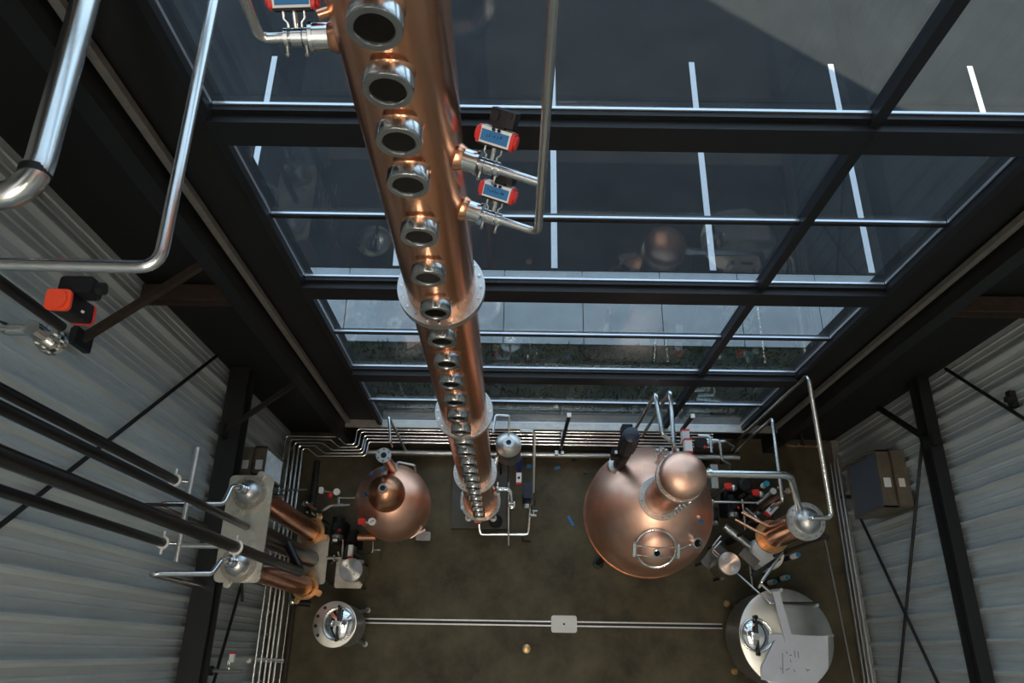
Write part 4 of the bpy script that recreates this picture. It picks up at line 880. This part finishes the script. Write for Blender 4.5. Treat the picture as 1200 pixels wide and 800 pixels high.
# ---------------- machinery between left condensers and the small still
small_pump(396, 618, .42, 'black motor pump between the left condensers and small still')
small_pump(413, 632, .40, 'black motor pump beside the red valve of the small still', False, .9)
t = thing('steel_elbow_pipe', 'bent steel pipe above the black pump left of the small still', 'pipe', pz(377, 610, .3))
MB().tube([pz(377, 612, .4), pz(378, 598, .9), pz(388, 592, .9), pz(410, 591, .9)], .02, .06).build('tube', 'steel_pipe', t); MB().cyl(pz(397, 592, .9), pz(397, 583, .9), .018).cyl(pz(397, 583, .9), pz(416, 583, .9), .014).build('branch', 'steel_pipe', t)
MB().cyl(pz(377, 612, .4), V((pz(377, 612, .4).x, pz(377, 612, .4).y, .003)), .02).build('foot', 'steel_dull', t)
c = pz(395, 576.5, .95); t = thing('dial_gauge', 'pale round gauge with a red knob left of the small still', 'gauge', (c.x, c.y, .4))
MB().cyl(c, c+V((0,0,.035)), .042, n=24).build('case', 'offwhite', t); MB().cyl(c+V((0,0,-.5)), c, .014).build('stem', 'steel', t); MB().ball(c+V((-.085,-.04,.0)), .036).build('knob', 'red', t); MB().rbox(c+V((-.22,.03,-.05)), (.05, .08, .06), .012).build('switch_box', 'offwhite', t); MB().cyl(c+V((-.25,.03,-.06)), c+V((0,0,-.06)), .01).build('conduit', 'steel_dull', t)
c = pz(411, 645, .75); t = thing('pneumatic_actuator', 'white actuator with a navy side above the left receiver', 'actuator', c)
MB().box(c, (.055, .14, .06)).build('body', 'white', t, smooth=False); MB().box(c+V((-.045,0,-.005)), (.035, .13, .06)).build('side_block', 'navy', t); MB().box(c+V((0,-.08,0)), (.07, .02, .05)).build('end_cap', 'red', t); MB().cyl(c, V((c.x, c.y, .003)), .02).build('stem', 'steel_dull', t)
c = pz(393, 634, .6); t = thing('junction_box', 'small white fronted junction box on a post left of the small still', 'box', (c.x, c.y, 0))
MB().box(c, (.075, .09, .05)).build('box', 'black_plastic', t); MB().box(c+V((0,.01,.027)), (.06, .035, .006)).build('label_plate', 'offwhite', t); MB().cyl(c+V((0,0,-.02)), V((c.x, c.y, .003)), .018).build('post', 'iron', t)
for i, pts in enumerate(([(402, 632, .5), (401, 652, .5), (395, 658, .5)], [(396, 646, .55), (398, 654, .5), (388, 660, .4)], [(437, 625, .5), (437, 647, .5), (427, 651, .4)], [(438, 644, .45), (446, 644, .45), (446, 655, .1)])):
    pipe('small_hose_pipe', [pz(*q) for q in pts], .013, 'steel_pipe', ('thin curved pipe nearest the junction box above the left receiver', 'thin curved pipe touching the left receiver', 'thin bent pipe hanging below the small still', 'short hooked pipe below the small still')[i], bend=.04)
c = pz(358, 590, 1.0); t = thing('shutoff_valve', 'brass coloured shut-off valve behind the window-side condenser tube', 'valve', (c.x, c.y, .5))
MB().cyl(c+V((-.05,0,-.02)), c+V((.09,0,-.02)), .025).ball(c, .04).build('body', 'steel', t); MB().bar(c+V((0,0,.05)), c+V((.16,-.08,.05)), .03, .014).build('lever', 'copper_dark', t)
for k in range(3): MB().cyl(pz(360+6*k, 600+k, .9), pz(360+6*k, 600+k, .9)+V((0,-.02,-.6)), .016).build('stub', 'steel_pipe', t)
c = pz(343, 705, .5); t = thing('shutoff_valve', 'small steel valve below the far-from-window condenser tube', 'valve', (c.x, c.y, .3))
MB().ball(c, .045).cyl(c+V((0,0,-.2)), c+V((0,0,.02)), .03).build('body', 'steel', t); MB().cyl(c+V((.03,.0,0)), c+V((.22,-.02,-.05)), .04).build('bonnet', 'black_plastic', t)
for k in range(2): MB().cyl(c+V((.05+.12*k,.03,.02)), c+V((.05+.12*k,.16,.02)), .016).build('stub', 'steel_pipe', t)
mb = MB()
t = thing('nipple_row', 'row of small bright pipe nipples between the two left condenser tubes', 'fitting', pz(334, 618, .55))
for k in range(6):
    c = pz(324+4.2*k, 615+1.4*k, .62); MB().cyl(c+V((0,0,-.15)), c, .008, n=8).ball(c, .014, n=8, k=5).build('nipple', 'steel', t)
# ---------------- wall heaters
def heater(X, y0, y1, z0, z1, sgn, label, depth, lm='louvre'):
    """louvred unit heater on a side wall; sgn=-1: right wall, face towards -X"""
    yc, zc = (y0+y1)/2, (z0+z1)/2; t = thing('unit_heater', label, 'heater', (X, yc, z0)); Xf = X + sgn*depth
    MB().box((X+sgn*.10, yc, zc), (.16, y1-y0-.02, z1-z0), None).build('back_casing', 'heater_case', t, smooth=False)
    MB().box((X+sgn*.045, yc, zc), (.09, .1, .1)).build('mount', 'iron', t)
    b0_ = X+sgn*.20; D = abs(Xf-b0_)
    mb = MB()
    mb.box(((b0_+Xf)/2, y0+.01, zc), (D, .02, z1-z0)); mb.box(((b0_+Xf)/2, y1-.01, zc), (D, .02, z1-z0)); mb.box(((b0_+Xf)/2, yc, z0+.01), (D, y1-y0, .02)); mb.box(((b0_+Xf)/2, yc, z1-.01), (D, y1-y0, .02))
    mb.box((b0_, yc, zc), (.02, y1-y0, z1-z0)); mb.build('casing', 'heater_case', t, smooth=False)
    n = 7
    for k in range(n):
        z = z0 + (z1-z0)*(k+.7)/(n+.4)
        MB().box((Xf-sgn*.05, yc, z), (.10, y1-y0-.045, .006), Matrix.Rotation(sgn*.6, 3, 'Y')).build('louvre', lm, t, smooth=False)
    MB().box(((b0_+Xf)/2, yc-.05, z1+.002), (.08, .11, .004)).build('label_plate', 'white', t, smooth=False)
    MB().box((X+sgn*.11, yc-.05, z1+.002), (.07, .10, .004)).build('label_plate', 'offwhite', t, smooth=False)
    return t
heater(XR-.02, 1.62, 2.30, 1.12, 1.93, -1, 'louvred metal unit heater with two pale labels on the right cladding', .36)
heater(XL+.03, 1.86, 2.2, 1.35, 2.05, 1, 'narrow louvred metal unit on the left cladding behind the condensers', .34, 'steel_dull')
# left wall bracket with tap
p = pxx(268, 786, XL+.22); t = thing('wall_tap', 'wall mounted steel tap with a small red topped white box, low on the left cladding', 'tap', p)
MB().cyl(V((XL+.03, p.y, p.z)), p+V((.14,0,0)), .02).build('arm', 'steel_dull', t); MB().cyl(V((XL+.02, p.y, p.z)), V((XL+.05, p.y, p.z)), .05).build('wall_flange', 'iron', t)
MB().cyl(p, p+V((0,.1,.02)), .014).torus(p+V((0,.08,.04)), (1,0,0), .035, .01, 16, 6).build('tap', 'steel', t); MB().box(p+V((.03,.13,.04)), (.05, .09, .05)).build('box', 'white', t); MB().box(p+V((.03,.18,.04)), (.055, .02, .055)).build('cap', 'red', t)
# right wall foot: kerb and three pipes
struct(MB().box((XR-.06, -3.0, .09), (.10, 11.8, .18)).build('baseboard_right', 'galv', smooth=False))
for k, (x, y, z, r) in enumerate(((983, 537, .42, .024), (979, 540, .34, .018), (975, 543, .26, .014))):
    a_ = pz(x, y, z); pipe('wall_pipe', [V((a_.x-.02, a_.y, z)), V((a_.x-.02, -2.5, z))], r, 'steel_dull', ('thickest steel pipe at the foot of the right cladding', 'middle steel pipe at the foot of the right cladding', 'thinnest steel pipe at the foot of the right cladding')[k])
a_ = pz(967, 632, .05); b_ = pz(1001, 800, .05); pipe('floor_conduit', [a_, b_ + (b_-a_)*.5], .012, 'steel_dull', 'thin conduit running along the floor past the wide tank')
tag(MB().box(pxx(992, 582, XR-.1), (.16, .04, .05)).build('pipe_bracket', 'iron'), 'small dark bracket holding the pipes on the right wall', 'bracket')
# ---------------- overhead pipes near the roof (upper left)
zo_ = 8.2
a0 = pz(100, -6, zo_); a1 = pz(36, 232, zo_); a2 = pz(-60, 240, zo_)
t = thing('overhead_pipe', 'thick shiny overhead pipe with a black clamp and wide bend', 'pipe', a1)
MB().tube([V((a0.x, 2.72, ZC-.01)), V((a0.x, 2.72, zo_)), a1, V((XL+.05, a1.y, zo_))], .053, .16, 24).build('tube', 'steel_pipe', t)
k_ = pz(41, 203, zo_); MB().ring(V((k_.x, k_.y-.012, zo_)), (a0-a1), .05, .0575, .03, 32).build('clamp', 'black_plastic', t)
b0 = pz(251, -6, zo_); b1 = pz(186, 313, zo_); 
pipe('overhead_pipe', [V((b0.x, 2.72, ZC-.01)), V((b0.x, 2.72, zo_)), b1, V((XL+.05, b1.y+.01, zo_))], .0235, 'steel_pipe', 'slim shiny overhead pipe bending from the glass wall toward the left cladding', bend=.075, n=16)
# red capped actuator under it
c = pz(92, 362, 7.75); t = thing('actuated_valve', 'dark grey valve actuator with a bright red end cap hanging at upper left', 'valve', c+V((0,0,-.3)))
dd = V((.62, -.42, -.55)).normalized(); x_, y_, z_ = basis(dd); R = Matrix((x_, y_, z_)).transposed()
dd2 = (pz(92,365,7.72) - pz(70, 352, 7.82)).normalized()
c0 = pz(70, 352, 7.80); c1 = pz(96, 368, 7.62); dv = (c1-c0).normalized(); x_, y_, z_ = basis(dv); R = Matrix((x_, y_, z_)).transposed()
MB().rbox((c0+c1)/2, (.085, .095, (c1-c0).length), .014, R).build('actuator', 'black_plastic', t)
MB().rbox(c0-dv*.008, (.09, .10, .016), .02, R).cyl(c0-dv*.012, c0-dv*.032, .040, n=28).build('end_cap', 'red_orange', t)
MB().rbox(c1+dv*.008, (.09, .10, .016), .02, R).build('end_cap', 'red', t)
mid = (c0+c1)/2; dn = (CAM-mid).normalized(); s1 = dn.cross(dv).normalized(); s2 = dv.cross(s1)
MB().box(mid+s2*.051, (.03, .022, .002), Matrix((s1, dv, s2)).transposed()).build('label_plate', 'white', t, smooth=False)
q = pz(95, 338, 7.75); MB().rbox(q, (.14, .075, .08), .015).cyl(q+V((.07,.0,0)), q+V((.1,.0,0)), .026).build('positioner', 'black_plastic', t); MB().ball(pz(73, 305.5, 7.95), .012).build('button', 'red', t)
vb = pz(61, 400, 7.42); MB().cyl(vb+V((0,0,-.03)), vb+V((0,0,.16)), .035, n=20).build('stem', 'steel', t); f_ = MB().ring(vb+V((0,0,-.02)), (0,0,1), .01, .062, .03, 28).ring(vb+V((0,0,.03)), (0,0,1), .01, .055, .02, 28).build('valve_flange', 'steel', t); MB().bolts(vb+V((0,0,.05)), (0,0,1), .042, 6, .009, .014).bolts(vb+V((0,0,.01)), (0,0,1), .05, 8, .006, .02).build('bolt_ring', 'steel_dull', f_)
pipe('inlet_pipe', [V((XL+.03, pz(0, 381, 7.45).y, 7.45)), pz(-6, 380, 7.45), pz(10, 386, 7.45), pz(52, 386, 7.45)], .027, 'steel_pipe', 'short shiny pipe entering the red capped valve from the left', bend=.05, n=14)
d_ = pz(72, 383, 7.5); 
tag(MB().cyl(d_, V((d_.x, d_.y, ZC-.01)), .024, n=14).build('riser_pipe', 'black_pipe'), 'black riser pipe passing close in front of the red capped valve', 'pipe')

for ob in COL.objects:                                              # runs of tiny fasteners stay joined
    if ob.parent and ob.name.split('.')[0] in ('bolt_ring', 'clamp_lug', 'lid_grommet', 'handwriting', 'ear_bolt', 'cooling_fin', 'port_plug'): ob['kind'] = 'stuff'
